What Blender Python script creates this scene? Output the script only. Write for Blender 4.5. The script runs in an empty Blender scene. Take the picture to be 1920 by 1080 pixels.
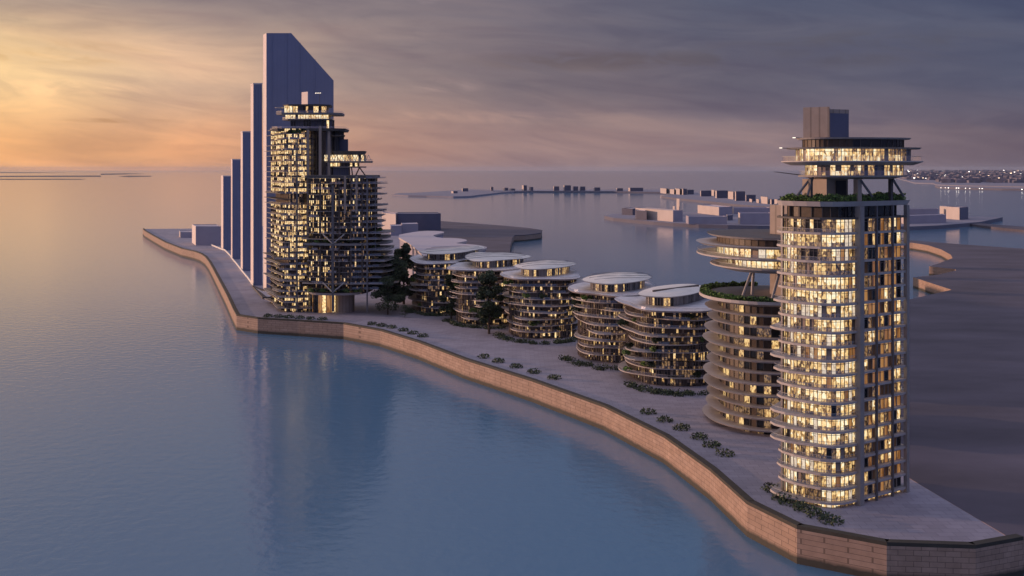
import bpy, math, random
from mathutils import Vector
# ------------------------------------------------------------------ basics
F, V0, U0, H = 2060.0, 317.0, 960.0, 97.0          # focal length in px of the 1920 px frame, horizon row, centre column, eye height
G = 8.5                                            # height of the made ground above the water
rad = math.radians
scene = bpy.context.scene
COL = scene.collection
R = random.Random(7)

def P(u, v, z=G):                                  # ground point at height z seen at (u, v)
    Y = (H - z) * F / (v - V0)
    return ((u - U0) / F * Y, Y)
def X(u, Y): return (u - U0) / F * Y
def Z(v, Y): return H - (v - V0) / F * Y
def lin(r, g, b):
    f = lambda c: (c / 255 / 12.92) if c / 255 <= 0.04045 else ((c / 255 + 0.055) / 1.055) ** 2.4
    return (f(r), f(g), f(b), 1)

# ------------------------------------------------------------------ materials
M = {}
def mat_new(name):
    m = bpy.data.materials.new(name); m.use_nodes = True
    nt = m.node_tree; nt.nodes.clear()
    return m, nt, nt.nodes.new('ShaderNodeOutputMaterial')
def L(nt, a, b): nt.links.new(a, b)
def noise(nt, scale, detail=4, vec=None, rough=0.55, dist=0.0):
    n = nt.nodes.new('ShaderNodeTexNoise'); n.inputs['Scale'].default_value = scale
    n.inputs['Detail'].default_value = detail; n.inputs['Roughness'].default_value = rough
    n.inputs['Distortion'].default_value = dist
    if vec is not None: L(nt, vec, n.inputs['Vector'])
    return n.outputs['Fac']
def objvec(nt, scale=(1, 1, 1)):
    t = nt.nodes.new('ShaderNodeTexCoord'); mp = nt.nodes.new('ShaderNodeMapping')
    mp.inputs['Scale'].default_value = scale
    L(nt, t.outputs['Object'], mp.inputs['Vector'])
    return mp.outputs['Vector']
def ramp(nt, fac, stops, interp='LINEAR'):
    r = nt.nodes.new('ShaderNodeValToRGB'); cr = r.color_ramp; cr.interpolation = interp
    while len(cr.elements) < len(stops): cr.elements.new(0.5)
    for e, (p, c) in zip(cr.elements, stops):
        e.position = p; e.color = c if len(c) == 4 else (*c, 1)
    L(nt, fac, r.inputs['Fac'])
    return r.outputs['Color']
def pbr(name, col, rough=0.7, var=0.15, scale=0.3, bump=0.0, bscale=3.0, metallic=0.0, vs=(1, 1, 1), lines=None, spec=0.5):
    m, nt, out = mat_new(name)
    b = nt.nodes.new('ShaderNodeBsdfPrincipled')
    b.inputs['Roughness'].default_value = rough; b.inputs['Metallic'].default_value = metallic
    b.inputs['Specular IOR Level'].default_value = spec
    vec = objvec(nt, vs)
    n = noise(nt, scale, 6, vec, 0.62)
    lo = tuple(c * (1 - var) for c in col); hi = tuple(min(1, c * (1 + var)) for c in col)
    c = ramp(nt, n, [(0.28, lo), (0.72, hi)])
    if lines:                                       # thin panel joints: (axis scale vector, depth)
        w = nt.nodes.new('ShaderNodeTexWave'); w.wave_type = 'BANDS'; w.bands_direction = lines[0]
        w.inputs['Scale'].default_value = lines[1]; w.inputs['Distortion'].default_value = 0
        L(nt, vec, w.inputs['Vector'])
        k = ramp(nt, w.outputs['Fac'], [(0.0, (1 - lines[2],) * 3), (0.16, (1, 1, 1))])
        mx = nt.nodes.new('ShaderNodeMixRGB'); mx.blend_type = 'MULTIPLY'; mx.inputs[0].default_value = 1
        L(nt, c, mx.inputs[1]); L(nt, k, mx.inputs[2]); c = mx.outputs[0]
    L(nt, c, b.inputs['Base Color'])
    if bump:
        bp = nt.nodes.new('ShaderNodeBump'); bp.inputs['Strength'].default_value = bump
        L(nt, noise(nt, bscale, 4, vec), bp.inputs['Height']); L(nt, bp.outputs['Normal'], b.inputs['Normal'])
    L(nt, b.outputs[0], out.inputs[0])
    M[name] = m; return m
def lit(name, stops, strength, scale=1.0, vs=(1.6, 1.6, 0.9), sample=False):   # a lit room behind glass: furniture, curtains and lamps as broken tones
    m, nt, out = mat_new(name)
    vec = objvec(nt, vs)
    vo = nt.nodes.new('ShaderNodeTexVoronoi'); vo.inputs['Scale'].default_value = scale
    L(nt, vec, vo.inputs['Vector'])
    sp = nt.nodes.new('ShaderNodeSeparateColor'); L(nt, vo.outputs['Color'], sp.inputs[0])
    a = nt.nodes.new('ShaderNodeMath'); a.operation = 'MULTIPLY_ADD'
    L(nt, noise(nt, scale * 0.45, 3, vec), a.inputs[0]); a.inputs[1].default_value = 0.9
    b2 = nt.nodes.new('ShaderNodeMath'); b2.operation = 'MULTIPLY'; b2.inputs[1].default_value = 0.55
    L(nt, sp.outputs[0], b2.inputs[0]); L(nt, b2.outputs[0], a.inputs[2])
    c = ramp(nt, a.outputs[0], stops)
    e = nt.nodes.new('ShaderNodeEmission'); e.inputs['Strength'].default_value = strength
    L(nt, c, e.inputs['Color'])
    g = nt.nodes.new('ShaderNodeBsdfGlossy'); g.inputs['Roughness'].default_value = 0.08; g.inputs['Color'].default_value = (.12, .12, .14, 1)
    ad = nt.nodes.new('ShaderNodeAddShader'); L(nt, e.outputs[0], ad.inputs[0]); L(nt, g.outputs[0], ad.inputs[1])
    L(nt, ad.outputs[0], out.inputs[0])
    if not sample: m.cycles.emission_sampling = 'NONE'
    M[name] = m; return m
def lamp(name, col, strength):
    m, nt, out = mat_new(name); e = nt.nodes.new('ShaderNodeEmission')
    e.inputs['Color'].default_value = (*col, 1); e.inputs['Strength'].default_value = strength
    L(nt, e.outputs[0], out.inputs[0]); m.cycles.emission_sampling = 'NONE'; M[name] = m
def glass(name, tint, alpha):
    m, nt, out = mat_new(name)
    t = nt.nodes.new('ShaderNodeBsdfTransparent'); g = nt.nodes.new('ShaderNodeBsdfGlossy')
    g.inputs['Roughness'].default_value = 0.05; g.inputs['Color'].default_value = (*tint, 1)
    mx = nt.nodes.new('ShaderNodeMixShader'); mx.inputs[0].default_value = alpha
    L(nt, t.outputs[0], mx.inputs[1]); L(nt, g.outputs[0], mx.inputs[2]); L(nt, mx.outputs[0], out.inputs[0]); M[name] = m

pbr('concrete', (.30, .275, .27), .75, .12, .35, .15, 4)
pbr('pale_concrete', (.46, .42, .41), .7, .10, .3, .1, 4)
pbr('dark_concrete', (.10, .09, .09), .7, .2, .3)
pbr('ribbed_concrete', (.34, .28, .25), .8, .10, .4, 0, 3, lines=('X', 0.16, .35))
pbr('smooth_core', (.36, .29, .245), .7, .18, .25)
pbr('brown_panel', (.075, .05, .035), .55, .35, .8)
pbr('wood_panel', (.33, .155, .06), .55, .25, .6)
pbr('brown_wall', (.115, .09, .08), .75, .3, .25)
pbr('steel', (.16, .15, .16), .45, .1, .5, metallic=.3)
pbr('pale_steel', (.42, .40, .40), .45, .1, .5)
pbr('dark_glass', (.018, .02, .026), .08, .4, .4)
pbr("shaded_blue", (.19, .215, .35), .45, .06, .05, lines=('X', .12, .07))  # slab tower front tone: shade put into the blue base colour
pbr('slate_glass', (.10, .11, .18), .3, .1, .08)
pbr('shade_tone', (.10, .10, .15), .8, .1, .08)  # dark tone; on far block fronts it puts shade into the colour
pbr('sunlit_pale', (.78, .68, .64), .7, .06, .1)  # paler than the fronts: low sun on the side faces put into the colour
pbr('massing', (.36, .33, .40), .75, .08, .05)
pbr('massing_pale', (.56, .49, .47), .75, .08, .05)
pbr('roof_white', (.84, .81, .76), .75, .12, .25, .1, 2, lines=('Y', .10, .25))
pbr('roof_lavender', (.60, .54, .58), .8, .06, .06)
pbr('terrace_white', (.66, .65, .68), .6, .2, .3)
def paved(name, col, joint, sx_, sy_):
    m, nt, out = mat_new(name); b = nt.nodes.new('ShaderNodeBsdfPrincipled'); b.inputs['Roughness'].default_value = .75
    vec = objvec(nt); br = nt.nodes.new('ShaderNodeTexBrick'); L(nt, vec, br.inputs['Vector'])
    br.inputs['Scale'].default_value = 1; br.inputs['Brick Width'].default_value = sx_; br.inputs['Row Height'].default_value = sy_; br.inputs['Mortar Size'].default_value = .09
    br.inputs['Color1'].default_value = (*[c * .9 for c in col], 1); br.inputs['Color2'].default_value = (*[c * 1.08 for c in col], 1); br.inputs['Mortar'].default_value = (*joint, 1)
    st = ramp(nt, noise(nt, .035, 7, vec, .62, .6), [(.30, (.80, .79, .80)), (.5, (1, 1, 1)), (.72, (1.1, 1.09, 1.08))])
    mx = nt.nodes.new('ShaderNodeMixRGB'); mx.blend_type = 'MULTIPLY'; mx.inputs[0].default_value = 1
    L(nt, br.outputs['Color'], mx.inputs[1]); L(nt, st, mx.inputs[2]); L(nt, mx.outputs[0], b.inputs['Base Color']); L(nt, b.outputs[0], out.inputs[0]); M[name] = m
paved('paving', (.33, .31, .375), (.24, .22, .27), 4.2, 2.8)
pbr('lawn', (.05, .07, .03), .9, .35, .2)
def quay_mat():
    m, nt, out = mat_new('quay_stone'); b = nt.nodes.new('ShaderNodeBsdfPrincipled'); b.inputs['Roughness'].default_value = .8
    t = nt.nodes.new('ShaderNodeTexCoord'); sp = nt.nodes.new('ShaderNodeSeparateXYZ'); L(nt, t.outputs['Object'], sp.inputs[0])
    ad = nt.nodes.new('ShaderNodeMath'); ad.operation = 'ADD'; L(nt, sp.outputs[0], ad.inputs[0]); L(nt, sp.outputs[1], ad.inputs[1])
    cm = nt.nodes.new('ShaderNodeCombineXYZ'); L(nt, ad.outputs[0], cm.inputs[0]); L(nt, sp.outputs[2], cm.inputs[1])
    br = nt.nodes.new('ShaderNodeTexBrick'); L(nt, cm.outputs[0], br.inputs['Vector']); br.inputs['Scale'].default_value = 1
    br.inputs['Brick Width'].default_value = 3.2; br.inputs['Row Height'].default_value = 1.3; br.inputs['Mortar Size'].default_value = .07
    br.inputs['Color1'].default_value = (.37, .25, .19, 1); br.inputs['Color2'].default_value = (.43, .30, .235, 1); br.inputs['Mortar'].default_value = (.19, .13, .10, 1)
    n = noise(nt, .25, 6, t.outputs['Object'], .65)
    tide = nt.nodes.new('ShaderNodeMath'); tide.operation = 'MULTIPLY_ADD'; L(nt, n, tide.inputs[0]); tide.inputs[1].default_value = -1.6; L(nt, sp.outputs[2], tide.inputs[2])
    mr = nt.nodes.new('ShaderNodeMapRange'); L(nt, tide.outputs[0], mr.inputs['Value']); mr.inputs['From Min'].default_value = 4.5; mr.inputs['From Max'].default_value = 5.6
    mx = nt.nodes.new('ShaderNodeMixRGB'); L(nt, mr.outputs[0], mx.inputs[0]); mx.inputs[1].default_value = (.055, .05, .04, 1); L(nt, br.outputs['Color'], mx.inputs[2])
    m2 = nt.nodes.new('ShaderNodeMixRGB'); m2.blend_type = 'MULTIPLY'; m2.inputs[0].default_value = .8
    L(nt, mx.outputs[0], m2.inputs[1]); L(nt, ramp(nt, n, [(.3, (.72, .72, .72)), (.65, (1.1, 1.1, 1.1))]), m2.inputs[2])
    L(nt, m2.outputs[0], b.inputs['Base Color']); L(nt, b.outputs[0], out.inputs[0]); M['quay_stone'] = m
quay_mat()
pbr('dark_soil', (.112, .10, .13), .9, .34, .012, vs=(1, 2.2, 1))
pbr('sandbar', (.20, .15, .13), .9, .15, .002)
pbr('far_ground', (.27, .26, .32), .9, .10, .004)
pbr('far_wall', (.16, .155, .20), .9, .10, .004)  # darker than far_ground: shade on the shore walls put into the colour
pbr('edging', (.03, .03, .04), .6, .2, .2)
pbr('bark', (.07, .05, .04), .9, .3, 1)
pbr('leaf_dark', (.035, .05, .028), .7, .5, .6)
pbr('leaf_mid', (.06, .09, .035), .7, .45, .6)
pbr('leaf_hedge', (.20, .33, .085), .7, .45, 1.0)
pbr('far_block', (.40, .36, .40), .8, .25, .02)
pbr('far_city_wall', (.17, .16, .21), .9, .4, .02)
AM = (1.0, .69, .34)
lit('room_bright', [(.34, (.10, .05, .018)), (.46, (.46, .26, .085)), (.60, (.95, .59, .24)), (.74, (1, .72, .36)), (.90, (1, .88, .60))], 1.12, 1.5, (1.5, 1.5, .7), sample=True)
lit('room_warm', [(.36, (.05, .026, .012)), (.52, (.22, .12, .05)), (.70, (.66, .36, .12)), (.88, (1, .68, .28))], .95, 1.6, (1.5, 1.5, .7))
lit('room_dim', [(.42, (.022, .014, .01)), (.65, (.10, .055, .026)), (.88, (.40, .23, .10))], .75, 1.8)
lit('room_small', [(.36, (.05, .028, .012)), (.50, (.40, .22, .085)), (.68, (.95, .59, .23)), (.9, (1, .78, .42))], 1.3, 1.5)
lit('room_pale', [(.3, (.25, .16, .10)), (.5, (.75, .56, .38)), (.75, (1, .82, .62))], .85, 1.4, (1.5, 1.5, .7))
lit('wood_room', [(.3, (.10, .04, .012)), (.6, (.36, .15, .045)), (.85, (.62, .30, .1))], .62, .8, (1, 1, .25))
lamp('lamp_white', (1, .85, .68), 2.2)
lamp('lamp_warm', (1, .62, .30), 3.0)
lamp('city_light', (1, .90, .80), 6.0)
lamp('city_light_warm', (1, .68, .45), 4.5)
glass('railing_glass', (.75, .75, .85), .22)

# ------------------------------------------------------------------ mesh builder
class MB:
    def __init__(s): s.v = []; s.f = []; s.m = []; s.slots = []
    def slot(s, m):
        if m not in s.slots: s.slots.append(m)
        return s.slots.index(m)
    def face(s, pts, m):
        b = len(s.v); s.v += [tuple(p) for p in pts]; s.f.append(tuple(range(b, b + len(pts)))); s.m.append(s.slot(m))
    def prism(s, poly, z0, z1, m, top=None, bot=None, poly0=None):
        n = len(poly); lo = poly0 or poly
        for i in range(n):
            a, b = i, (i + 1) % n
            mm = m[i] if isinstance(m, (list, tuple)) else m
            s.face([(*lo[a], z0), (*lo[b], z0), (*poly[b], z1), (*poly[a], z1)], mm)
        md = m[0] if isinstance(m, (list, tuple)) else m
        s.face([(*p, z1) for p in poly], top or md)
        s.face([(*p, z0) for p in reversed(lo)], bot or md)
    def box(s, c, sx, sy, z0, z1, m, rot=0.0, top=None):
        ca, sa = math.cos(rot), math.sin(rot)
        q = [(c[0] + ca * x - sa * y, c[1] + sa * x + ca * y) for x, y in ((-sx, -sy), (sx, -sy), (sx, sy), (-sx, sy))]
        s.prism(q, z0, z1, m, top)
    def bar(s, a, b, r, m, n=6, r2=None):
        a, b = Vector(a), Vector(b); d = (b - a).normalized()
        u = d.orthogonal().normalized(); w = d.cross(u); r2 = r if r2 is None else r2
        A = [a + r * (math.cos(t) * u + math.sin(t) * w) for t in [2 * math.pi * k / n for k in range(n)]]
        B = [b + r2 * (math.cos(t) * u + math.sin(t) * w) for t in [2 * math.pi * k / n for k in range(n)]]
        for k in range(n): s.face([A[k], A[(k + 1) % n], B[(k + 1) % n], B[k]], m)
        s.face(list(reversed(A)), m); s.face(B, m)
    def leaves(s, c, r, n, size, mats, rnd, shell=.35):
        for _ in range(n):
            while True:
                q = Vector((rnd.uniform(-1, 1), rnd.uniform(-1, 1), rnd.uniform(-1, 1)))
                if shell < q.length < 1: break
            p = Vector((c[0] + q.x * r[0], c[1] + q.y * r[1], c[2] + q.z * r[2]))
            a = Vector((rnd.gauss(0, 1), rnd.gauss(0, 1), rnd.gauss(0, 1))).normalized(); b = a.orthogonal().normalized()
            k = size * rnd.uniform(.6, 1.3)
            s.face([p - a * k, p + b * k * .6, p + a * k, p - b * k * .6], rnd.choice(mats))
    def build(s, name, parent=None, smooth=False):
        me = bpy.data.meshes.new(name)
        o = Vector((0, 0, 0)); q = parent
        while q is not None: o = o + q.location; q = q.parent
        if parent is None and s.v:
            n = len(s.v); o = Vector((sum(v[0] for v in s.v) / n, sum(v[1] for v in s.v) / n, min(v[2] for v in s.v)))
        me.from_pydata([(x - o.x, y - o.y, z - o.z) for x, y, z in s.v], [], s.f)
        for m in s.slots: me.materials.append(M[m])
        me.polygons.foreach_set('material_index', s.m)
        me.update()
        ob = bpy.data.objects.new(name, me); COL.objects.link(ob)
        if parent: ob.parent = parent
        else: ob.location = o
        return ob
def tag(o, label=None, cat=None, group=None, kind=None):
    if label: o['label'] = label
    if cat: o['category'] = cat
    if group: o['group'] = group
    if kind: o['kind'] = kind
    return o
def thing(name, label, cat, loc, group=None):
    o = bpy.data.objects.new(name, None); COL.objects.link(o); o.location = Vector(loc); o.empty_display_size = 2
    return tag(o, label, cat, group)
def chaikin(p, k=2):
    for _ in range(k):
        q = []
        for i in range(len(p)):
            a, b = p[i], p[(i + 1) % len(p)]
            q += [(a[0] * .75 + b[0] * .25, a[1] * .75 + b[1] * .25), (a[0] * .25 + b[0] * .75, a[1] * .25 + b[1] * .75)]
        p = q
    return p
def ccw(p):
    A = sum(p[i][0] * p[(i + 1) % len(p)][1] - p[(i + 1) % len(p)][0] * p[i][1] for i in range(len(p)))
    return list(p) if A > 0 else list(reversed(p))
def offset(p, d):
    q = []; n = len(p)
    for i in range(n):
        a, b, c = Vector(p[i - 1]), Vector(p[i]), Vector(p[(i + 1) % n])
        e1, e2 = (b - a).normalized(), (c - b).normalized()
        n1, n2 = Vector((e1.y, -e1.x)), Vector((e2.y, -e2.x))
        k = n1 + n2; k = k / max(.35, k.length_squared) * 2 * d
        q.append((b.x + k.x, b.y + k.y))
    return q
def ell(cx, cy, a, b, rot=0, n=40, wob=0.0, ph=0.0, pw=2.0):
    q = []
    for i in range(n):
        t = 2 * math.pi * i / n
        c, s = math.cos(t), math.sin(t)
        c = math.copysign(abs(c) ** (2 / pw), c); s = math.copysign(abs(s) ** (2 / pw), s)
        k = 1 + wob * math.sin(3 * t + ph) + wob * .5 * math.sin(5 * t - ph * 2)
        x, y = a * k * c, b * k * s
        q.append((cx + x * math.cos(rot) - y * math.sin(rot), cy + x * math.sin(rot) + y * math.cos(rot)))
    return q
def facade(mb, poly, z0, z1, bay, choose, frame='steel', fw=.09, fd=.18, rnd=R, only=None, split=0.0, low=None):
    """glazed wall along a ccw outline: each bay one or two panes or a panel, mullions standing proud between them"""
    n = len(poly)
    for i in range(n):
        if only is not None and i not in only: continue
        a, b = Vector(poly[i]), Vector(poly[(i + 1) % n]); e = b - a; ln = e.length
        if ln < .05: continue
        e /= ln; nrm = Vector((e.y, -e.x)); k = max(1, round(ln / bay))
        for j in range(k):
            p, q = a + e * ln * j / k, a + e * ln * (j + 1) / k
            m = choose(i, (j + .5) / k, rnd)
            zm = z0
            if split:
                zm = z0 + (z1 - z0) * split * rnd.uniform(.75, 1.3)
                m2 = low(m, rnd)
                mb.face([(*p, z0), (*q, z0), (*q, zm), (*p, zm)], m2)
            mb.face([(*p, zm), (*q, zm), (*q, z1), (*p, z1)], m)
            if frame:
                r = p + nrm * fd; w_ = fw * rnd.choice((1, 1, 1, 1.6))
                mb.prism([tuple(r - e * w_), tuple(r + e * w_), tuple(p + e * w_), tuple(p - e * w_)], z0, z1, frame)
        if frame and split and ln > .6:              # transom
            zz = z0 + (z1 - z0) * .78; r0, r1 = a + nrm * fd * .7, b + nrm * fd * .7
            mb.prism([tuple(r0), tuple(r1), tuple(b), tuple(a)], zz - .05, zz + .05, frame)
def wchoice(rnd, pairs):
    t = rnd.random() * sum(w for _, w in pairs)
    for m, w in pairs:
        t -= w
        if t <= 0: return m
    return pairs[-1][0]
def railing(mb, poly, z, h=1.1, only=None, m='railing_glass', rail='pale_steel'):
    n = len(poly)
    for i in range(n):
        if only is not None and i not in only: continue
        a, b = poly[i], poly[(i + 1) % n]
        mb.face([(*a, z), (*b, z), (*b, z + h), (*a, z + h)], m)
        mb.bar((*a, z + h), (*b, z + h), .05, rail, 4)

# ------------------------------------------------------------------ world, sun, camera
SUN_AZ, SUN_EL = -72.0, 5.0                         # degrees left of the view axis, above the horizon
w = bpy.data.worlds.new("World"); scene.world = w; w.use_nodes = True
nt = w.node_tree; nt.nodes.clear()
wo = nt.nodes.new('ShaderNodeOutputWorld'); bg = nt.nodes.new('ShaderNodeBackground'); L(nt, bg.outputs[0], wo.inputs[0])
tc = nt.nodes.new('ShaderNodeTexCoord'); sx = nt.nodes.new('ShaderNodeSeparateXYZ'); L(nt, tc.outputs['Generated'], sx.inputs[0])
def math_(op, a, b=None, c=None):
    n = nt.nodes.new('ShaderNodeMath'); n.operation = op
    for k, q in enumerate((a, b, c)):
        if q is None: continue
        if isinstance(q, (int, float)): n.inputs[k].default_value = q
        else: L(nt, q, n.inputs[k])
    return n.outputs[0]
az = math_('MULTIPLY', math_('ARCTAN2', sx.outputs[0], sx.outputs[1]), 180 / math.pi)
el = math_('MULTIPLY', math_('ARCSINE', sx.outputs[2]), 180 / math.pi)
azn = math_('MULTIPLY_ADD', az, 1 / 360, .5)
def azramp(pairs): return ramp(nt, azn, [((a + 180) / 360, lin(*c)) for a, c in pairs])
hor = azramp([(-180, (92, 98, 134)), (-110, (170, 132, 122)), (-70, (255, 196, 130)), (-28, (236, 174, 114)), (-17, (216, 158, 117)), (-9, (190, 145, 122)), (0, (158, 131, 126)), (10, (130, 113, 119)), (25, (104, 92, 103)), (80, (84, 84, 108)), (180, (92, 98, 134))])
mid = azramp([(-180, (98, 106, 146)), (-110, (150, 130, 132)), (-70, (250, 212, 172)), (-28, (255, 214, 150)), (-17, (214, 178, 148)), (-9, (152, 133, 128)), (0, (122, 110, 114)), (10, (101, 96, 108)), (25, (85, 88, 107)), (80, (80, 86, 116)), (180, (98, 106, 146))])
upp = azramp([(-180, (108, 116, 158)), (-100, (140, 130, 140)), (-60, (190, 168, 150)), (-28, (172, 150, 136)), (-17, (150, 133, 128)), (-9, (132, 119, 121)), (0, (117, 109, 117)), (10, (90, 93, 110)), (25, (77, 84, 106)), (80, (84, 92, 126)), (180, (108, 116, 158))])
high = azramp([(-180, (116, 126, 166)), (-90, (158, 150, 150)), (-40, (196, 174, 150)), (-15, (158, 150, 146)), (5, (112, 126, 150)), (40, (96, 116, 150)), (180, (116, 126, 166))])
def mapr(v, a, b, smooth=True):
    n = nt.nodes.new('ShaderNodeMapRange'); n.interpolation_type = 'SMOOTHSTEP' if smooth else 'LINEAR'
    L(nt, v, n.inputs['Value']); n.inputs['From Min'].default_value = a; n.inputs['From Max'].default_value = b
    return n.outputs['Result']
def mixc(f, a, b, mode='MIX'):
    n = nt.nodes.new('ShaderNodeMixRGB'); n.blend_type = mode
    for k, q in enumerate((f, a, b)):
        if isinstance(q, (int, float)): n.inputs[k].default_value = q
        elif isinstance(q, tuple): n.inputs[k].default_value = q
        else: L(nt, q, n.inputs[k])
    return n.outputs[0]
base = mixc(mapr(el, .6, 4.8), hor, mid)
base = mixc(mapr(el, 4.5, 9.0), base, upp)
base = mixc(mapr(el, 8.5, 15), base, high)
base = mixc(mapr(el, 26, 70), base, lin(188, 186, 204))
# streaked cloud layers, in degrees of azimuth and elevation, tilted a little down to the right
cmb = nt.nodes.new('ShaderNodeCombineXYZ')
L(nt, math_('MULTIPLY', az, 1 / 13), cmb.inputs[0]); L(nt, math_('MULTIPLY_ADD', az, .04, math_('MULTIPLY', el, 1 / 2.1)), cmb.inputs[1])
cv = cmb.outputs[0]
def shifted(v, off, sc):
    mp = nt.nodes.new('ShaderNodeMapping'); mp.inputs['Location'].default_value = off; mp.inputs['Scale'].default_value = sc
    L(nt, v, mp.inputs['Vector']); return mp.outputs[0]
n1 = noise(nt, 1.0, 6, shifted(cv, (5.3, 2.7, 1.0), (.55, .50, 1)), .48, 1.1)
n2 = noise(nt, 1.0, 8, shifted(cv, (11.3, 1.9, 4), (.9, 1.25, 1)), .55, 1.0)
broad = ramp(nt, n1, [(.34, (.82, .83, .92)), (.50, (1.0, 1.0, 1.02)), (.64, (1.18, 1.13, 1.08))])
n3 = noise(nt, 1.0, 9, shifted(cv, (2.7, 6.1, 2), (1.7, 1.5, 1)), .58, 1.6)
wisp = ramp(nt, n3, [(.34, (.90, .90, .93)), (.50, (1, 1, 1)), (.68, (1.09, 1.075, 1.05))])
fine = ramp(nt, n2, [(.30, (.92, .90, .93)), (.5, (1, 1, 1)), (.64, (1.03, 1.03, 1.02)), (.78, (1.2, 1.15, 1.06))])
# the grey deck ends in a soft uneven edge low on the right, with paler air beneath it
edge = math_('MULTIPLY_ADD', n1, 2.6, math_('MULTIPLY_ADD', az, -.035, 1.45))
deck = mapr(math_('SUBTRACT', el, edge), -.22, .28)
deckc = mixc(mapr(az, -12, 2), (1, 1, 1, 1), mixc(deck, (1.10, 1.07, 1.03, 1), (.92, .92, .96, 1)))
sky = mixc(1.0, base, broad, 'MULTIPLY'); sky = mixc(1.0, sky, fine, 'MULTIPLY'); sky = mixc(1.0, sky, wisp, 'MULTIPLY'); sky = mixc(1.0, sky, deckc, 'MULTIPLY')
def spot(a0, e0, ra, re_, amp):                       # one small cloud of its own
    d = math_('ADD', math_('POWER', math_('DIVIDE', math_('SUBTRACT', az, a0), ra), 2), math_('POWER', math_('DIVIDE', math_('SUBTRACT', el, e0), re_), 2))
    k = math_('MULTIPLY', mapr(d, 1, 0), mapr(n3, .40, .60))
    return mixc(k, (1, 1, 1, 1), (amp, amp * .96, amp * .92, 1))
for q in ((-3.4, 4.35, 2.3, .50, 1.30), (-1.5, 2.7, 7, .40, 1.16), (-19.5, 2.38, 3.2, .16, .72), (-21.5, 3.9, 5, .5, 1.2), (-23, 5.6, 6, .8, .80), (-4.4, 8.75, .7, .35, 1.35), (5, 5.6, 9, .7, .84), (17, 6.0, 9, 1.2, .88)):
    sky = mixc(1.0, sky, spot(*q), 'MULTIPLY')
nish = nt.nodes.new('ShaderNodeTexSky'); nish.sky_type = 'NISHITA'; nish.sun_disc = False
nish.sun_elevation = rad(SUN_EL); nish.sun_rotation = rad(SUN_AZ)
sky = mixc(.002, sky, nish.outputs[0], 'ADD')
L(nt, sky, bg.inputs[0]); bg.inputs[1].default_value = 1.07

sd = bpy.data.lights.new('sun', 'SUN'); sd.energy = 3.1; sd.angle = rad(.5); sd.color = (1, .60, .41)
so = bpy.data.objects.new('sun', sd); COL.objects.link(so)
dv = Vector((math.sin(rad(SUN_AZ)) * math.cos(rad(SUN_EL)), math.cos(rad(SUN_AZ)) * math.cos(rad(SUN_EL)), math.sin(rad(SUN_EL))))
so.rotation_euler = dv.to_track_quat('Z', 'Y').to_euler(); so.location = dv * 500
cd = bpy.data.cameras.new('camera'); cd.sensor_width = 36; cd.lens = 36 * F / 1920; cd.shift_y = -(540 - V0) / 1920
cd.clip_start = 1; cd.clip_end = 600000
co = bpy.data.objects.new('camera', cd); COL.objects.link(co); co.location = (0, 0, H); co.rotation_euler = (rad(90), 0, 0)
scene.camera = co
scene.view_settings.view_transform = 'Standard'; scene.view_settings.look = 'None'; scene.view_settings.exposure = 0
scene.view_settings.gamma = 1
scene.cycles.use_denoising = True
scene.cycles.max_bounces = 6; scene.cycles.transparent_max_bounces = 12; scene.cycles.sample_clamp_indirect = 4

# ------------------------------------------------------------------ water
def water():
    m, nt, out = mat_new('water')
    b = nt.nodes.new('ShaderNodeBsdfPrincipled')
    b.inputs['Base Color'].default_value = (.105, .215, .345, 1); b.inputs['Roughness'].default_value = .10; b.inputs['IOR'].default_value = 1.33
    t = nt.nodes.new('ShaderNodeTexCoord')
    bp = nt.nodes.new('ShaderNodeBump'); bp.inputs['Strength'].default_value = .3; bp.inputs['Distance'].default_value = .5
    n1 = noise(nt, .22, 5, t.outputs['Object'], .55, .3)
    L(nt, n1, bp.inputs['Height']); L(nt, bp.outputs[0], b.inputs['Normal']); L(nt, b.outputs[0], out.inputs[0])
    M['water'] = m
water()
mb = MB(); S = 70000
mb.face([(-S, -3000, 0), (S, -3000, 0), (S, S, 0), (-S, S, 0)], 'water')
o = mb.build('water'); tag(o, 'calm blue grey sea mirroring the sunset sky', 'water', kind='structure')

# ------------------------------------------------------------------ land
def land(name, poly, z1, top, side, label, z0=-4.0):
    mb = MB(); mb.prism(ccw(poly), z0, z1, side, top); return tag(mb.build(name), label, 'ground', kind='structure')
qc = [(105, 490), (118, 505), (160, 530), (260, 585), (380, 632), (470, 652), (515, 668), (548, 690), (575, 725), (600, 770), (650, 865), (700, 960), (745, 1060)]
qpx = [(240 + x / 3.79, 300 + y / 3.79) for x, y in qc]
quay = [P(u, v) for u, v in qpx]
front = [(-166, 662), (-150, 648), (-124, 638), (-96, 626), (-72, 600), (-48, 560), (-22, 508), (8, 458), (34, 408), (50, 362), (58, 322), (62, 290), (70, 270), (88, 258), (108, 256), (122, 262)]
main = quay + front + [(150, 330)]
inlet = [(1980, 478), (1640, 530), (1712, 520), (1760, 515), (1793, 507), (1790, 504.5), (1742, 499.5), (1760, 494), (1786, 484), (1783, 478), (1765, 468), (1740, 460), (1712, 455.5), (1640, 450)]
east = [P(u, v) for u, v in [(2150, 486), (2000, 472), (1800, 458), (1712, 451), (1625, 446)]] + [P(u, v) for u, v in reversed(inlet[2:])]
cove = [P(955, 478), P(956, 462), P(960, 447), P(964, 441.5), P(985, 440.5), P(1014, 437), P(1016.5, 431.5), P(990, 427.5), P(940, 423), P(880, 418.5), P(826, 414.5), P(700, 411), P(560, 420), P(440, 427), P(360, 428.5), P(300, 429)]
land('reclaimed_ground', main + [(160, 500), (130, 540), (75, 515), (58, 560), (46, 640), (30, 760)] + cove, G, 'paving', 'quay_stone', 'pale lavender paved ground of the waterfront with brown stone quay walls')
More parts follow.
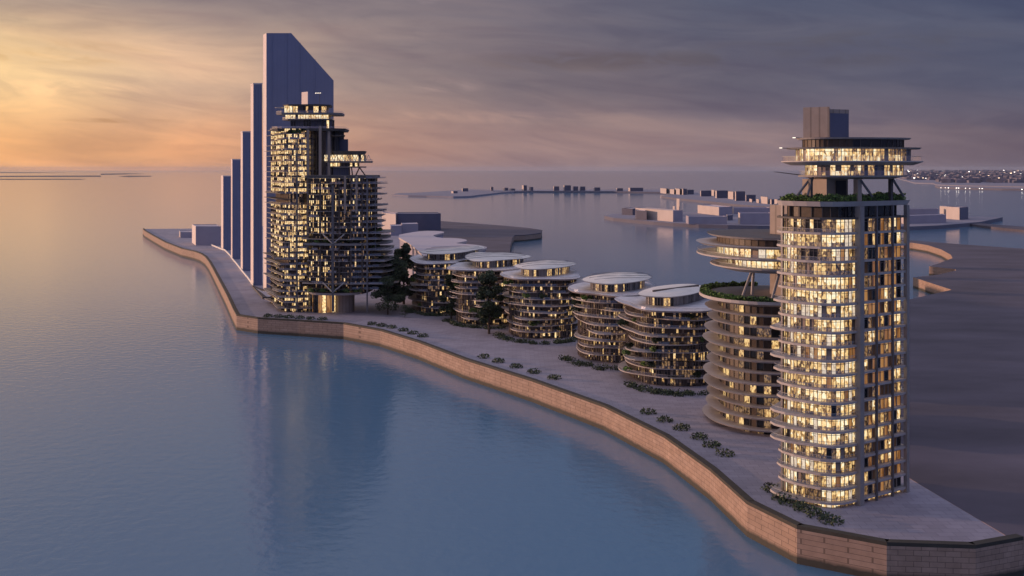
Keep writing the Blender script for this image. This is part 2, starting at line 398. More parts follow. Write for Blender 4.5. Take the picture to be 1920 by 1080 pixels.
land('bare_ground', east + [(322, 805), (230, 700), (150, 600), (112, 520), (112, 330), (119.5, 262.3), (150, 275), (240, 290), (420, 330), (900, 420)], G + .06, 'dark_soil', 'quay_stone', 'dark bare ground around the inlet right of the lit tower')
tag_ = [P(826, 414.7), P(880, 418.5), P(940, 423), P(990, 427.5), P(1016.5, 431.5), P(1014, 437), P(985, 440.5), P(964, 441.5), P(960, 447), P(956, 462), P(955, 478), (-4, 1080), (-60, 1080), P(800, 470), P(760, 440), P(780, 425)]
mb = MB(); mb.prism(offset(ccw(tag_), .4), G - .5, G + .25, 'dark_soil'); tag(mb.build('bare_ground'), 'dark bare ground behind the wavy roofed building', 'ground', kind='structure')

# thin raised coping along the left quay and strip of paving kerb under the slab towers
mb = MB()
edge_ = quay + front
for a, b in zip(edge_[:-1], edge_[1:]):
    d = (Vector(b) - Vector(a)).normalized(); nn = Vector((-d.y, d.x))
    p, q = Vector(a), Vector(b)
    mb.prism(ccw([tuple(p), tuple(q), tuple(q + nn * 2.2), tuple(p + nn * 2.2)]), G + .01, G + .9, 'quay_stone')
tag(mb.build('parapet_wall'), 'low brown stone parapet along the curved quay', 'wall')

# ------------------------------------------------------------------ plain massing blocks
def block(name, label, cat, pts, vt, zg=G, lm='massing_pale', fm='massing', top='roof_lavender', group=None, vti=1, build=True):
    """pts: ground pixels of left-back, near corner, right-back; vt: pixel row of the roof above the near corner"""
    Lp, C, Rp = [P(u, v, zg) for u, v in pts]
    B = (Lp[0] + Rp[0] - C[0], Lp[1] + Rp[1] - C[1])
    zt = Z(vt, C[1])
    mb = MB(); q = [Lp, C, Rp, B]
    mb.prism(q, zg - .5, zt, [lm, fm, fm, fm], top)  # a paler lm than fm puts sunlight on that face into the colour
    t = min((Vector(C) - Vector(Lp)).length, (Vector(Rp) - Vector(C)).length) * .03
    if t > .15:                                     # parapet upstand round the roof
        qi = offset(q, -t)
        for i in range(4):
            j = (i + 1) % 4
            mb.prism([q[i], q[j], qi[j], qi[i]], zt + .003, zt + max(.6, t * .8), [lm, fm, fm, fm][i])
    return tag(mb.build(name), label, cat, group)

slabs = [(493.5, 499.5, 625.5, 547, 62, 10), (470, 475, 491.5, 535, 158, 14), (451.5, 455, 470, 508, 248, 18), (433.3, 435.6, 451, 486, 300, 20), (414.5, 418.5, 433, 469, 331, 24)]
slab_lab = ['tallest grey blue slab tower with a sloping cut corner at its top', 'slim flat topped slab tower next to the cut-corner tower, second tallest of the stepped row',
            'slim slab tower in the middle of the stepped row of five', 'slim slab tower, second lowest of the stepped row', 'lowest slim slab tower of the stepped row, behind the low block on the quay']
for (ua, ub, uc, vb, vt, dep), lab in zip(slabs, slab_lab):
    Y = 182310 / (vb - V0); zt = Z(vt, Y)
    C = (X(ub, Y), Y); Lb = (X(ua, Y + dep), Y + dep); Rr = (X(uc, Y), Y); B = (Rr[0] + Lb[0] - C[0], Lb[1])
    t = thing('slab_tower', lab, 'tower', (C[0], C[1], G), 'stepped row of slab towers')
    mb = MB()
    if uc > 600:                                    # the cut corner
        zc = Z(151, Y); xm = X(546, Y)
        fr = [(C[0], zt), (xm, zt), (Rr[0], zc)]; dx, dy = Lb[0] - C[0], Lb[1] - C[1]
        mb.face([(C[0], Y, G), (Rr[0], Y, G), (Rr[0], Y, zc), (xm, Y, zt), (C[0], Y, zt)], 'shaded_blue')
        mb.face([(Lb[0], Lb[1], zt), (xm + dx, Lb[1], zt), (Rr[0] + dx, Lb[1], zc), (Rr[0] + dx, Lb[1], G), (Lb[0], Lb[1], G)], 'shaded_blue')
        mb.build('slab_body', t)
        m2 = MB(); m2.face([(Rr[0], Y, G), (B[0], B[1], G), (B[0], B[1], zc), (Rr[0], Y, zc)], 'sunlit_pale')
        m2.face([(Lb[0], Lb[1], G), (C[0], Y, G), (C[0], Y, zt), (Lb[0], Lb[1], zt)], 'sunlit_pale'); m2.build('end_wall', t)
        m3 = MB(); m3.face([(C[0], Y, zt), (xm, Y, zt), (xm + dx, Lb[1], zt), (Lb[0], Lb[1], zt)], 'sunlit_pale')
        m3.face([(xm, Y, zt), (Rr[0], Y, zc), (B[0], B[1], zc), (xm + dx, Lb[1], zt)], 'sunlit_pale'); m3.build('roof', t)
        for k in range(9):
            pass
        m4 = MB()
        for k in (0.075, .3, .5, .72):
            xx = C[0] + (Rr[0] - C[0]) * k
            zz = zt if xx < xm else zt + (zc - zt) * (xx - xm) / (Rr[0] - xm)
            m4.prism([(xx, Y - .25), (xx + .5, Y - .25), (xx + .5, Y - .02), (xx, Y - .02)], G, zz, 'shaded_blue')
        m4.build('fin', t)
    else:
        mb.prism([Lb, C, Rr, B], G, zt, ['sunlit_pale', 'shaded_blue', 'shaded_blue', 'shaded_blue'], 'sunlit_pale'); mb.build('slab_body', t)
        m2 = MB(); q = [Lb, C, Rr, B]; qi = offset(q, -.5); m2.prism(offset(q, .25), zt + .003, zt + 1.0, 'sunlit_pale'); m2.build('roof_coping', t)
        m4 = MB()
        for k in (.18, .5, .82):
            xx = C[0] + (Rr[0] - C[0]) * k; m4.prism([(xx, Y - .3), (xx + .3, Y - .3), (xx + .3, Y - .02), (xx, Y - .02)], G, zt - 1, 'shaded_blue')
        m4.build('fin', t)

BK = 'plain massing blocks'
block('low_block', 'low grey block on the quay left of the lowest slab tower', 'building', [(360, 455), (367, 460), (416, 460)], 425.5, lm='sunlit_pale', fm='massing')
block('low_block', 'small flat block near the tip of the left quay', 'building', [(336, 443), (338, 446), (360, 446)], 436, fm='massing')
block('low_block', 'wide blue grey block behind the wavy roofed building', 'building', [(743, 429), (745, 432), (826.5, 432)], 401.5, fm='slate_glass')
block('low_block', 'low two step block in front of the wide blue grey block, right step', 'building', [(752, 437), (754, 440), (784, 439)], 421, fm='massing', lm='massing', top='roof_lavender')
block('low_block', 'lower step of the two step block in front of the wide blue grey block', 'building', [(731, 439), (733, 442), (753.4, 441)], 424.5, fm='massing', lm='massing')
block('low_block', 'pinkish block right behind the residential tower, left of the wide blue block', 'building', [(716, 430), (742, 435), (743.5, 431)], 403.5, fm='massing', lm='massing_pale')
# white kerb under the slab towers
mb = MB(); kp = [(384, 455.5), (416, 468.5), (421, 470), (431, 480), (435, 486.5), (444, 497), (453, 509), (463, 521), (474, 536)]
kw = [Vector(P(u, v)) for u, v in kp]
for a, b in zip(kw[:-1], kw[1:]):
    d = (b - a).normalized(); nn = Vector((-d.y, d.x)) * .6
    mb.prism(ccw([tuple(a), tuple(b), tuple(b + nn), tuple(a + nn)]), G + .003, G + 1.5, 'roof_white')
tag(mb.build('low_wall'), 'thin white low wall curving along the feet of the slab towers', 'wall')
# dark edged basin at the foot of the tallest slab
t = thing('ornamental_pool', 'shallow pool with black edging at the foot of the tallest slab tower', 'pool', (*P(505, 555), G))
mb = MB(); pl = [P(472, 538), P(492, 561), P(528, 561), P(522, 550), P(498, 547)]; pi = offset(ccw(pl), -3.0); pl = ccw(pl)
for i in range(len(pl)):
    j = (i + 1) % len(pl); mb.prism([pl[i], pl[j], pi[j], pi[i]], G + .004, G + 1.4, 'edging')
mb.build('edging', t)
mb = MB(); mb.prism(pi, G + .004, G + .9, 'roof_lavender'); mb.build('basin', t)

# ------------------------------------------------------------------ wavy roofed building
zr = 41.0
wp = [(743, 441.5), (770, 436), (795, 432.8), (822, 433), (834, 435.3), (820, 438.5), (808, 441.5), (822, 446), (850, 446.3), (868, 448), (876, 451), (862, 454), (850, 456), (880, 458), (900, 460), (914, 464), (900, 468), (870, 472), (800, 484), (786, 470), (772, 458)]
wpoly = ccw(chaikin([P(u, v, zr) for u, v in wp], 1))
t = thing('podium_building', 'long grey building with a wavy edged pale flat roof behind the terraced houses', 'building', (*wpoly[0], G))
mb = MB(); mb.prism(offset(wpoly, .8), zr - 1.3, zr, 'massing_pale', 'roof_lavender'); mb.build('roof', t)
mb = MB(); mb.prism(wpoly, G, zr - 1.31, 'massing'); mb.build('wall', t)

# ------------------------------------------------------------------ right lit tower
TX, TY = 90.0, 297.0
T = thing('apartment_tower', 'lit round cornered apartment tower with a cantilevered glass crown on struts', 'tower', (TX, TY, G))
foot = ccw(chaikin([(72.5, 296.5), (77.5, 289.3), (82.5, 286.0), (87, 286.6), (91.6, 289.8), (108.2, 301.2), (102, 313), (80, 313)], 0))
body = []                                            # rounded left front, square right corner
raw = [(72.6, 298.5), (73.0, 295.6), (75.0, 292.2), (77.8, 289.2), (80.6, 287.0), (83.4, 286.0), (86.4, 286.5), (89.2, 288.1), (91.6, 289.8), (97.2, 293.6), (102.8, 297.4), (108.2, 301.2), (103, 313), (79, 313)]
raw = ccw(raw)
i0 = raw.index((91.6, 289.8))
def right_edge(i): return (108.3 > raw[i][0] >= 91.5) and raw[i][1] < 301
RIGHT_E = [i for i in range(len(raw)) if right_edge(i)]; LEFT_E = [i for i in range(len(raw)) if not right_edge(i)]
flat = {}
def ch_right(i, t, rnd):
    if right_edge(i):
        return wchoice(rnd, [('wood_room', 3.4), ('wood_panel', 1.6), ('dark_glass', 2.8), ('room_bright', 1.6), ('room_warm', 1.6), ('room_dim', 2)])
    if raw[i][1] > 302: return wchoice(rnd, [('dark_glass', 3), ('room_dim', 1)])
    st = flat.get((cur[0], i // 2)) or flat.setdefault((cur[0], i // 2), rnd.random())
    if st < .55: return wchoice(rnd, [('room_bright', 8), ('room_warm', 3), ('room_pale', 3), ('room_dim', 1.0), ('wood_room', 1)])
    if st < .88: return wchoice(rnd, [('room_bright', 4), ('room_warm', 5), ('room_dim', 2), ('smooth_core', 1.4), ('dark_glass', .6)])
    return wchoice(rnd, [('room_warm', 4), ('room_dim', 5), ('room_bright', 1), ('dark_glass', 2), ('smooth_core', 1.5)])
def low_right(m, rnd):
    if m == 'room_bright': return wchoice(rnd, [('room_bright', 3), ('room_warm', 4), ('room_dim', 2)])
    if m == 'room_warm': return wchoice(rnd, [('room_warm', 3), ('room_dim', 3)])
    return m
cur = [0]
levels = [80.4 - 3.7 * k for k in range(20)]
wall_in = offset(raw, -1.3)
for k, z in enumerate(levels):
    zb = z - 3.7; cur[0] = k
    mb = MB(); rs = random.Random(k * 7 + 1); push = rs.choice((0, .3, 1.0, 1.7))
    sl = [(x - (push * 1.3 if x < 76 and y < 300 else (push * .5 if x < 79 and y < 300 else 0)), y) for x, y in offset(raw, .25)]
    mb.prism(sl, z - .58, z, 'pale_concrete'); fs = mb.build('floor_slab', T)
    mb = MB(); facade(mb, wall_in, max(zb, G) + .003, z - .583, 1.28, ch_right, 'steel', .05, .2, R, only=LEFT_E, split=.34, low=low_right); facade(mb, wall_in, max(zb, G) + .003, z - .583, 1.75, ch_right, 'smooth_core', .09, .2, R, only=RIGHT_E, split=.27, low=low_right); mb.build('window_band', T)
    mb = MB(); railing(mb, offset(sl, -.15), z + .005, 1.0, only=[i for i in range(len(raw)) if raw[i][1] < 300 and not right_edge(i)]); mb.build('railing', fs)
cur[0] = 77
# top occupied floor between levels[0] and dark plant floor
z = 84.3
mb = MB(); mb.prism(offset(raw, .6), z - .5, z, 'dark_concrete'); mb.build('floor_slab', T)
mb = MB(); facade(mb, wall_in, 80.405, z - .505, 1.28, ch_right, 'steel', .05, .2, R, only=LEFT_E, split=.34, low=low_right); facade(mb, wall_in, 80.405, z - .505, 1.75, ch_right, 'smooth_core', .09, .2, R, only=RIGHT_E, split=.27, low=low_right); mb.build('window_band', T)
mb = MB(); facade(mb, offset(raw, -2.2), z + .003, 87.2, 5, lambda i, t, r: 'brown_panel' if raw[i][0] < 84 else 'dark_glass', 'dark_concrete', .15, .2); mb.build('plant_room_wall', T)
mb = MB(); mb.prism(offset(raw, .7), 87.2, 88.5, 'pale_concrete', 'concrete', poly0=offset(raw, .1)); mb.build('roof_terrace_slab', T)
for cx, cy, s in ((91.55, 289.3, .85), (97.3, 293.3, .3), (102.9, 297.1, .3), (108.1, 301.0, .55), (73.0, 296.6, .3)):
    mb = MB(); mb.box((cx, cy), s, s, G, 87.19, 'concrete' if s > .4 else 'steel', rad(35)); mb.build('column', T)
for k in range(1, 19):                               # glass balconies jutting from the far right side
    if k > 12: break
    z = levels[k]
    mb = MB(); q = [(107.4, 302.6), (109.6 + .6 * (k % 2), 304.4), (108.0, 309.5), (104.9, 309)]
    mb.prism(ccw(q), z - .3, z - .02, 'pale_steel'); bal = mb.build('balcony', T)
    m2 = MB(); railing(m2, ccw(q), z, 1.1); m2.build('railing', bal)
# neck: core, raking struts, posts
mb = MB(); cq = ccw([(X(1508, 297), 299), (X(1553, 290), 291.5), (X(1572, 292), 293.5), (X(1592, 296), 297), (X(1592, 296), 306), (X(1515, 306), 306)])
mb.prism(cq, 88.505, 94.3, 'smooth_core'); mb.build('lift_core', T)
mb = MB(); d = [(X(1571, 291.5), 292.9), (X(1590, 294.5), 296.1)]
mb.prism([(d[0][0], d[0][1] - .1), (d[1][0], d[1][1] - .1), (d[1][0], d[1][1] + .4), (d[0][0], d[0][1] + .4)], 88.51, 93.9, 'edging'); mb.build('core_opening', T)
for a, b in (((1495, 366, 289), (1520, 334, 291)), ((1514, 366, 288), (1524, 333, 291)), ((1636, 369, 291), (1614, 338, 290)), ((1694, 368, 298), (1674, 336, 296))):
    mb = MB(); mb.bar((X(a[0], a[2]), a[2], Z(a[1], a[2])), (X(b[0], b[2]), b[2], Z(b[1], b[2])), .33, 'steel', 8); mb.build('raking_strut', T)
for u, Y, s in ((1608, 290.5, .75), (1670, 297, .45), (1520, 290, .4)):
    mb = MB(); mb.box((X(u, Y), Y), s, s, 88.505, 94.29, 'smooth_core' if u == 1608 else 'dark_concrete', rad(30)); mb.build('post', T)
# crown plates
cx, cy = 92.2, 298.0
def plate(a, b, dx=0, dy=0, pw=2.6): return ell(cx + dx, cy + dy, a, b, rad(14), 44, 0, 0, pw)
p4 = plate(14.6, 9.5, 0, -.5); mb = MB(); mb.prism(p4, 94.9, 95.35, 'concrete', poly0=None); mb.prism(offset(p4, -1.2), 94.3, 94.897, 'smooth_core', poly0=offset(p4, -4)); mb.build('floor_slab', T)
g4 = plate(13.2, 8.2, .6, 0)
def ch_crown(i, t, rnd):
    x = g_ref[i][0]
    if x < 90: return wchoice(rnd, [('room_bright', 5), ('smooth_core', 2.4), ('room_warm', 3), ('room_dim', 1)])
    return wchoice(rnd, [('room_warm', 4), ('room_dim', 4), ('room_bright', .9), ('slate_glass', 2), ('smooth_core', 1.6)])
g_ref = g4
mb = MB(); facade(mb, g4, 95.355, 98.0, 1.1, ch_crown, 'pale_steel', .05, .15, R, split=.36, low=lambda m, r: m if m == 'slate_glass' else wchoice(r, [('room_bright', 3), ('room_warm', 3), (m, 2)])); mb.build('window_band', T)
mb = MB(); railing(mb, offset(p4, -.15), 95.36, 1.15); mb.build('railing', T)
p3 = plate(19.2, 12.0); mb = MB(); mb.prism(p3, 98.85, 99.15, 'pale_concrete'); mb.prism(offset(p3, -.15), 98.02, 98.847, 'concrete', poly0=offset(p3, -2.6)); mb.build('floor_slab', T)
g3 = plate(15.4, 9.6, .3, 0); g_ref = g3
mb = MB(); facade(mb, g3, 99.155, 102.3, 1.1, ch_crown, 'pale_steel', .05, .18, R, split=.45, low=lambda m, r: m if m == 'slate_glass' else wchoice(r, [('room_bright', 2), ('room_warm', 3), (m, 3)])); mb.build('window_band', T)
mb = MB(); railing(mb, offset(p3, -.3), 99.16, 1.25); mb.build('railing', T)
p2 = plate(18.4, 11.4, .4); mb = MB(); mb.prism(p2, 102.31, 102.75, 'concrete', poly0=offset(p2, -.5)); mb.build('canopy_slab', T)
g2 = plate(13.6, 8.6, .3)
mb = MB(); facade(mb, g2, 102.755, 104.9, 3.0, lambda i, t, r: 'brown_panel' if g2[i][0] < 88 else 'dark_glass', 'dark_concrete', .07, .12); mb.build('plant_room_wall', T)
p1 = plate(15.6, 9.8, .4); mb = MB(); mb.prism(p1, 104.91, 105.35, 'pale_concrete', poly0=offset(p1, -.5)); mb.build('roof', T)
mb = MB(); q = ccw([(X(1506, 297), 297), (X(1555, 291), 291), (X(1556.5, 291.3), 291.3), (X(1508, 303), 306), (X(1507, 303), 305)])
q = ccw([(X(1506, 296), 296), (X(1555, 292), 292), (X(1556, 300), 300), (X(1507, 303), 303)])
mb.prism(q, 105.353, Z(200, 292), 'ribbed_concrete'); mb.build('rooftop_core', T)
mb = MB(); q = ccw([(X(1556.2, 294), 294), (X(1591.5, 297), 297), (X(1591, 303), 303), (X(1557, 302), 302)])
mb.prism(q, 105.353, Z(212, 294), 'slate_glass'); mb.prism(offset(q, .05), Z(212, 294) + .003, Z(204.5, 294), 'ribbed_concrete'); mb.build('rooftop_screen', T)
for (ua, va, Ya), (ub, vb, Yb) in (((1461, 277.5, 296), (1500, 278.5, 297)), ((1486, 258.3, 296), (1504, 258.8, 297)), ((1452, 322, 296), (1500, 328, 297))):
    mb = MB(); A = (X(ua, Ya), Ya, Z(va, Ya)); mb.bar(A, (X(ub, Yb), Yb, Z(vb, Yb)), .09, 'steel', 5, .14)
    if va < 300: mb.bar(A, (A[0] + .8, A[1], A[2] + .02), .09, 'lamp_white', 6)
    mb.build('spar', T)
# hedges on the roof terrace
def hedge_ring(label, poly, z, h, wd, idx, n, mats=('leaf_hedge', 'leaf_mid'), size=.4, keep=lambda p: True):
    mb = MB(); rr = random.Random(hash(label) % 1000 if False else len(label))
    inner = offset(poly, -wd)
    segs = [i for i in idx]
    tot = sum((Vector(poly[(i + 1) % len(poly)]) - Vector(poly[i])).length for i in segs)
    for i in segs:
        a, b = Vector(poly[i]), Vector(poly[(i + 1) % len(poly)]); c, d = Vector(inner[i]), Vector(inner[(i + 1) % len(poly)])
        k = max(1, int(n * (b - a).length / tot))
        for _ in range(k):
            s, t2 = rr.random(), rr.random()
            p = (a.lerp(b, s)).lerp(c.lerp(d, s), t2)
            hh = h * (.75 + .35 * math.sin(p.x * 1.3) * math.sin(p.y * .9 + 1))
            mb.leaves((p.x, p.y, z + rr.random() * hh), (.25, .25, .2), 2, size, mats, rr, 0)
    return mb.build('hedge')
hp = offset(raw, -.1)
tag(hedge_ring('tower hedge', hp, 88.5, 1.9, 3.2, [i for i in range(len(raw)) if raw[i][1] < 304], 7000, size=.32), 'green hedge around the strutted terrace of the round cornered apartment tower', 'hedge')

# ------------------------------------------------------------------ pavilion tower left of it
px, py = 92.0, 388.0
D = thing('pavilion_tower', 'shorter tower of stacked oval plates with a planted open terrace, behind the big lit tower', 'tower', (px, py, G))
def oval(xl, b, n=48): return ell(px, py, px - xl, b, 0, n, 0.012, 1.0, 2.25)
mb = MB(); s1 = oval(69.4, 28.5); mb.prism(s1, 73.6, 74.3, 'pale_concrete', 'dark_concrete', poly0=offset(s1, -1.0)); mb.build('roof', D)
w1 = oval(73.2, 25.5); mb = MB(); facade(mb, w1, 71.305, 73.6, 4, lambda i, t, r: 'brown_panel', 'dark_concrete', .06, .1); mb.build('plant_room_wall', D)
s2 = oval(65.6, 31); mb = MB(); mb.prism(s2, 70.6, 71.3, 'pale_concrete', poly0=offset(s2, -1.4)); mb.build('canopy_slab', D)
def ch_pav(i, t, rnd): return wchoice(rnd, [('room_bright', 10), ('room_pale', 2), ('room_warm', 2), ('smooth_core', 1.6), ('brown_panel', .8)])
w2 = oval(73.0, 27); mb = MB(); facade(mb, w2, 67.61, 70.6, 2.4, ch_pav, 'steel', .10, .2, R); mb.build('window_band', D)
s3 = oval(65.8, 30); mb = MB(); mb.prism(s3, 67.1, 67.6, 'pale_concrete'); mb.prism(offset(s3, -.3), 66.4, 67.097, 'pale_concrete', poly0=offset(s3, -4)); mb.build('floor_slab', D)
mb = MB(); railing(mb, offset(s3, -.3), 67.61, 1.1); mb.build('railing', D)
w3 = oval(77.0, 22); mb = MB(); facade(mb, w3, 63.81, 66.39, 2.2, ch_pav, 'steel', .10, .2, R); mb.build('window_band', D)
s4 = oval(70.6, 25.5); mb = MB(); mb.prism(s4, 63.3, 63.8, 'pale_concrete'); mb.prism(offset(s4, -.3), 62.0, 63.297, 'pale_concrete', poly0=offset(s4, -4.5)); mb.build('floor_slab', D)
mb = MB(); railing(mb, offset(s4, -.3), 63.81, 1.1); mb.build('railing', D)
core = [(92, 380), (103, 380), (103, 394), (92, 394)]
core = ccw([(X(1443.5, 386), 386), (X(1476, 378), 378), (106, 392), (96, 398)])
mb = MB(); mb.prism(core, G, 84.5, 'ribbed_concrete'); mb.build('lift_core', D)
for a, b in (((1392, 527, 376), (1410, 506, 377)), ((1410, 527, 380), (1413, 506, 380)), ((1448, 522, 372), (1462, 506, 374))):
    mb = MB(); mb.bar((X(a[0], a[2]), a[2], 53.2), (X(b[0], b[2]), b[2], 62.2), .5, 'pale_steel', 8); mb.build('raking_strut', D)
s5 = oval(66.6, 27); mb = MB(); mb.prism(s5, 52.2, 53.2, 'pale_concrete', 'concrete'); mb.prism(offset(s5, -.4), 51.2, 52.197, 'smooth_core', poly0=offset(s5, -3.5)); mb.build('roof_terrace_slab', D)
def ch_low(i, t, rnd): return wchoice(rnd, [('brown_panel', 5), ('room_dim', 3), ('room_warm', 2), ('dark_glass', 2)])
zz = 48.6; k = 0
while zz > G + 1:
    sp = oval(68.6 + .9 * math.sin(k * 1.7), 26.5); wl = oval(73.6, 22.5)
    mb = MB(); facade(mb, wl, zz + .005, zz + 3.2 if k else 51.2, 2.4, ch_low, 'dark_concrete', .1, .2); mb.build('window_band', D)
    mb = MB(); mb.prism(sp, zz - .6, zz, 'pale_concrete', poly0=offset(sp, -.8)); mb.build('floor_slab', D)
    zz -= 3.8; k += 1
mb = MB(); facade(mb, wl, G, zz + 3.8 - .6, 2.4, ch_low, 'dark_concrete', .1, .2); mb.build('window_band', D)
tag(hedge_ring('pavilion terrace hedge', offset(s5, -.5), 53.2, 1.5, 2.6, [i for i in range(48) if s5[i][0] < 96], 5200, size=.5), 'green hedge along the rim of the open terrace of the oval plate tower', 'hedge')

# ------------------------------------------------------------------ left residential tower
B = thing('residential_tower', 'tall lit residential tower of stacked terraces and branching columns before the slab towers', 'tower', (-118, 695, G))
W = ccw([(-160, 728), (-153, 711), (-146, 693), (-141, 681), (-134, 680.5), (-126.6, 683), (-126, 735)])
E = ccw([(-127, 684), (-124.4, 672), (-111, 668.6), (-98, 667.5), (-90, 669), (-86, 676), (-84.5, 690), (-88, 712), (-126, 716)])
WF = ccw([(-141, 681), (-141, 689.5), (-145, 690), (-145, 699.5), (-149.5, 700), (-149.5, 711.5), (-154, 712), (-154, 724), (-159, 724.5), (-159, 735), (-126, 735), (-126.6, 683), (-134, 680.5)])
def low_w(m, rnd): return wchoice(rnd, [('brown_wall', 3), ('room_dim', 2), (m, 1.5), ('dark_glass', 1.5)])
def ch_w(i, t, rnd):
    p, q = WF[i], WF[(i + 1) % len(WF)]
    if p[0] < -140 and q[0] < -140: return wchoice(rnd, [('room_small', 6), ('room_warm', 2.5), ('dark_glass', 2)])
    return wchoice(rnd, [('room_small', 6.5), ('room_warm', 2.4), ('dark_glass', 1.2), ('smooth_core', 1.0), ('room_dim', 1)])
def ch_wlow(i, t, rnd): return wchoice(rnd, [('room_warm', 3), ('room_small', 1.6), ('brown_wall', 4), ('smooth_core', 2)])
dark_e = [.0]
def ch_e(i, t, rnd):
    a, b = Vector(E[i]), Vector(E[(i + 1) % len(E)]); x = a.lerp(b, t).x
    p = .58 if x < -112 else (.11 if x > -103 else .19)
    p *= 1 - dark_e[0]
    r = rnd.random()
    if r < p: return 'room_small' if rnd.random() < .7 else 'room_warm'
    return wchoice(rnd, [('dark_glass', 4), ('brown_wall', 4.2), ('room_dim', 1.2)])
z = 122.4; k = 0
while z > G + 2:
    zb = max(G, z - 3.37)
    brk = (76 < z < 84.5) or (39 < z < 43.4)
    low = z < 39
    out = 1.1 + .7 * math.sin(k * 1.9) + (2.4 if brk else 0) + (1.4 * (1 + math.sin(k * 2.3)) if low else 0)
    rw = random.Random(k + 300); so_ = [(x + (rw.uniform(-2.6, 1.0) if x < -139 else rw.uniform(-.5, .5)), y + rw.uniform(-2.6, .5) * (1 if y < 690 else 0)) for x, y in offset(W, out)]
    mb = MB(); mb.prism(so_, z - .30, z, 'dark_concrete' if brk else 'concrete'); fs = mb.build('floor_slab', B)
    ins = -3.0 if brk else -.6
    mb = MB(); facade(mb, WF if ins > -1 else offset(W, ins), zb + .003, z - .383, 1.08, (lambda i, t, r: wchoice(r, [('dark_glass', 4), ('brown_wall', 3), ('room_dim', 2)])) if brk else (ch_wlow if low else ch_w), 'smooth_core' if not low else 'dark_concrete', .10, .14, R, split=.36, low=low_w); mb.build('window_band', B)
    if k % 2 == 0 or low:
        mb = MB(); railing(mb, offset(so_, -.15), z + .005, 1.05, only=[i for i in range(len(W)) if W[i][1] < 725]); mb.build('railing', fs)
    z -= 3.37; k += 1
z = 91.6; k = 0
while z > 22.5:
    zb = z - 3.37
    brk = (51 < z < 59.5) or (21 < z < 29.5)
    dark_e[0] = .5 if z < 51 else 0.0
    out = .55 + .25 * math.sin(k * 1.3) + (3.2 if brk and k % 2 else 0)
    q = offset(E, out)
    q = [(x + (2.6 + 1.6 * math.sin(k * 2.7) + (3.5 if z < 60 else 0) + (3 if z < 48 else 0) if x > -92 else 0), y) for x, y in q]
    re_ = random.Random(k + 500); q = [(x + re_.uniform(-.4, 3.4) * (1 if x > -95 else 0), y + re_.uniform(-1.9, .4) * (1 if y < 675 else 0)) for x, y in q]
    mb = MB(); mb.prism(q, z - .28, z, 'concrete'); fs = mb.build('floor_slab', B)
    mb = MB(); facade(mb, offset(E, -3.2 if brk else -.3), zb + .003, z - .363, 1.12, (lambda i, t, r: wchoice(r, [('dark_glass', 5), ('brown_wall', 4), ('room_dim', 1.5)])) if brk else ch_e, 'brown_wall', .17, .3, R, split=.38, low=low_w); mb.build('window_band', B)
    mb = MB(); railing(mb, offset(q, -.15), z + .005, 1.05, only=[i for i in range(len(E)) if E[i][0] > -99 and E[i][1] < 712]); mb.build('railing', fs)
    z -= 3.37; k += 1
rb = random.Random(21)
for _ in range(46):                                  # shallow boxes of balcony pushed out of the two fronts
    east_ = rb.random() < .6
    z = (91.6 - 3.37 * rb.randint(0, 19)) if east_ else (122.4 - 3.37 * rb.randint(2, 31))
    a, b = ((Vector((-124.4, 672)), Vector((-98, 667.5))) if east_ else (Vector((-141, 681)), Vector((-126.6, 683))))
    t0 = rb.uniform(0, .8); t1 = min(1, t0 + rb.uniform(.12, .3)); p, q = a.lerp(b, t0), a.lerp(b, t1); dd = rb.uniform(2.0, 4.6)
    pb = ccw([(p.x, p.y), (p.x, p.y - dd), (q.x, q.y - dd), (q.x, q.y)])
    mb = MB(); mb.prism(pb, z - .30, z + .006, 'concrete'); bal = mb.build('balcony', B)
    mb = MB(); railing(mb, offset(pb, -.1), z + .01, 1.1); mb.build('railing', bal)
for k in range(22):                                  # open frame and thin plates along the right edge
    z = 90 - 3.37 * k
    if z < 24: break
    w_ = 4.2 + 2.2 * math.sin(k * 1.7)
    pb = ccw([(-85.5, 672), (-85.5 + w_, 674), (-85 + w_, 684), (-85.5, 686)])
    mb = MB(); mb.prism(pb, z - 1.1, z - .85, 'pale_concrete'); mb.build('balcony', B)
# curved rims of the two sky terraces, roof of the east part
rim = offset(E, 3.6)
mb = MB(); mb.prism(rim, 50.6, 52.0, 'pale_steel', 'dark_concrete', poly0=offset(rim, -1)); mb.build('terrace_rim', B)
rim2 = ccw(ell(-108, 688, 19.5, 23.5, 0, 36, 0, 0, 2.6)); mb = MB(); mb.prism(rim2, 20.4, 21.9, 'pale_steel', 'dark_concrete', poly0=offset(rim2, -1)); mb.build('terrace_rim', B)
mb = MB(); mb.prism(offset(E, 1.6), 91.7, 93.2, 'dark_concrete', 'concrete'); mb.build('roof_slab', B)
# lobby and drum under the lower rim
lob = ccw(ell(-117, 690, 9.5, 13.5, 0, 24)); mb = MB(); facade(mb, lob, G, 20.39, 1.8, lambda i, t, r: wchoice(r, [('room_small', 4), ('wood_room', 2), ('dark_glass', 2)]), 'steel', .12, .25); mb.build('lobby_window', B)
drum = ccw(ell(-103.5, 683, 5.6, 6.5, 0, 28)); mb = MB(); mb.prism(drum, G, 20.39, 'ribbed_concrete'); mb.build('lift_drum', B)
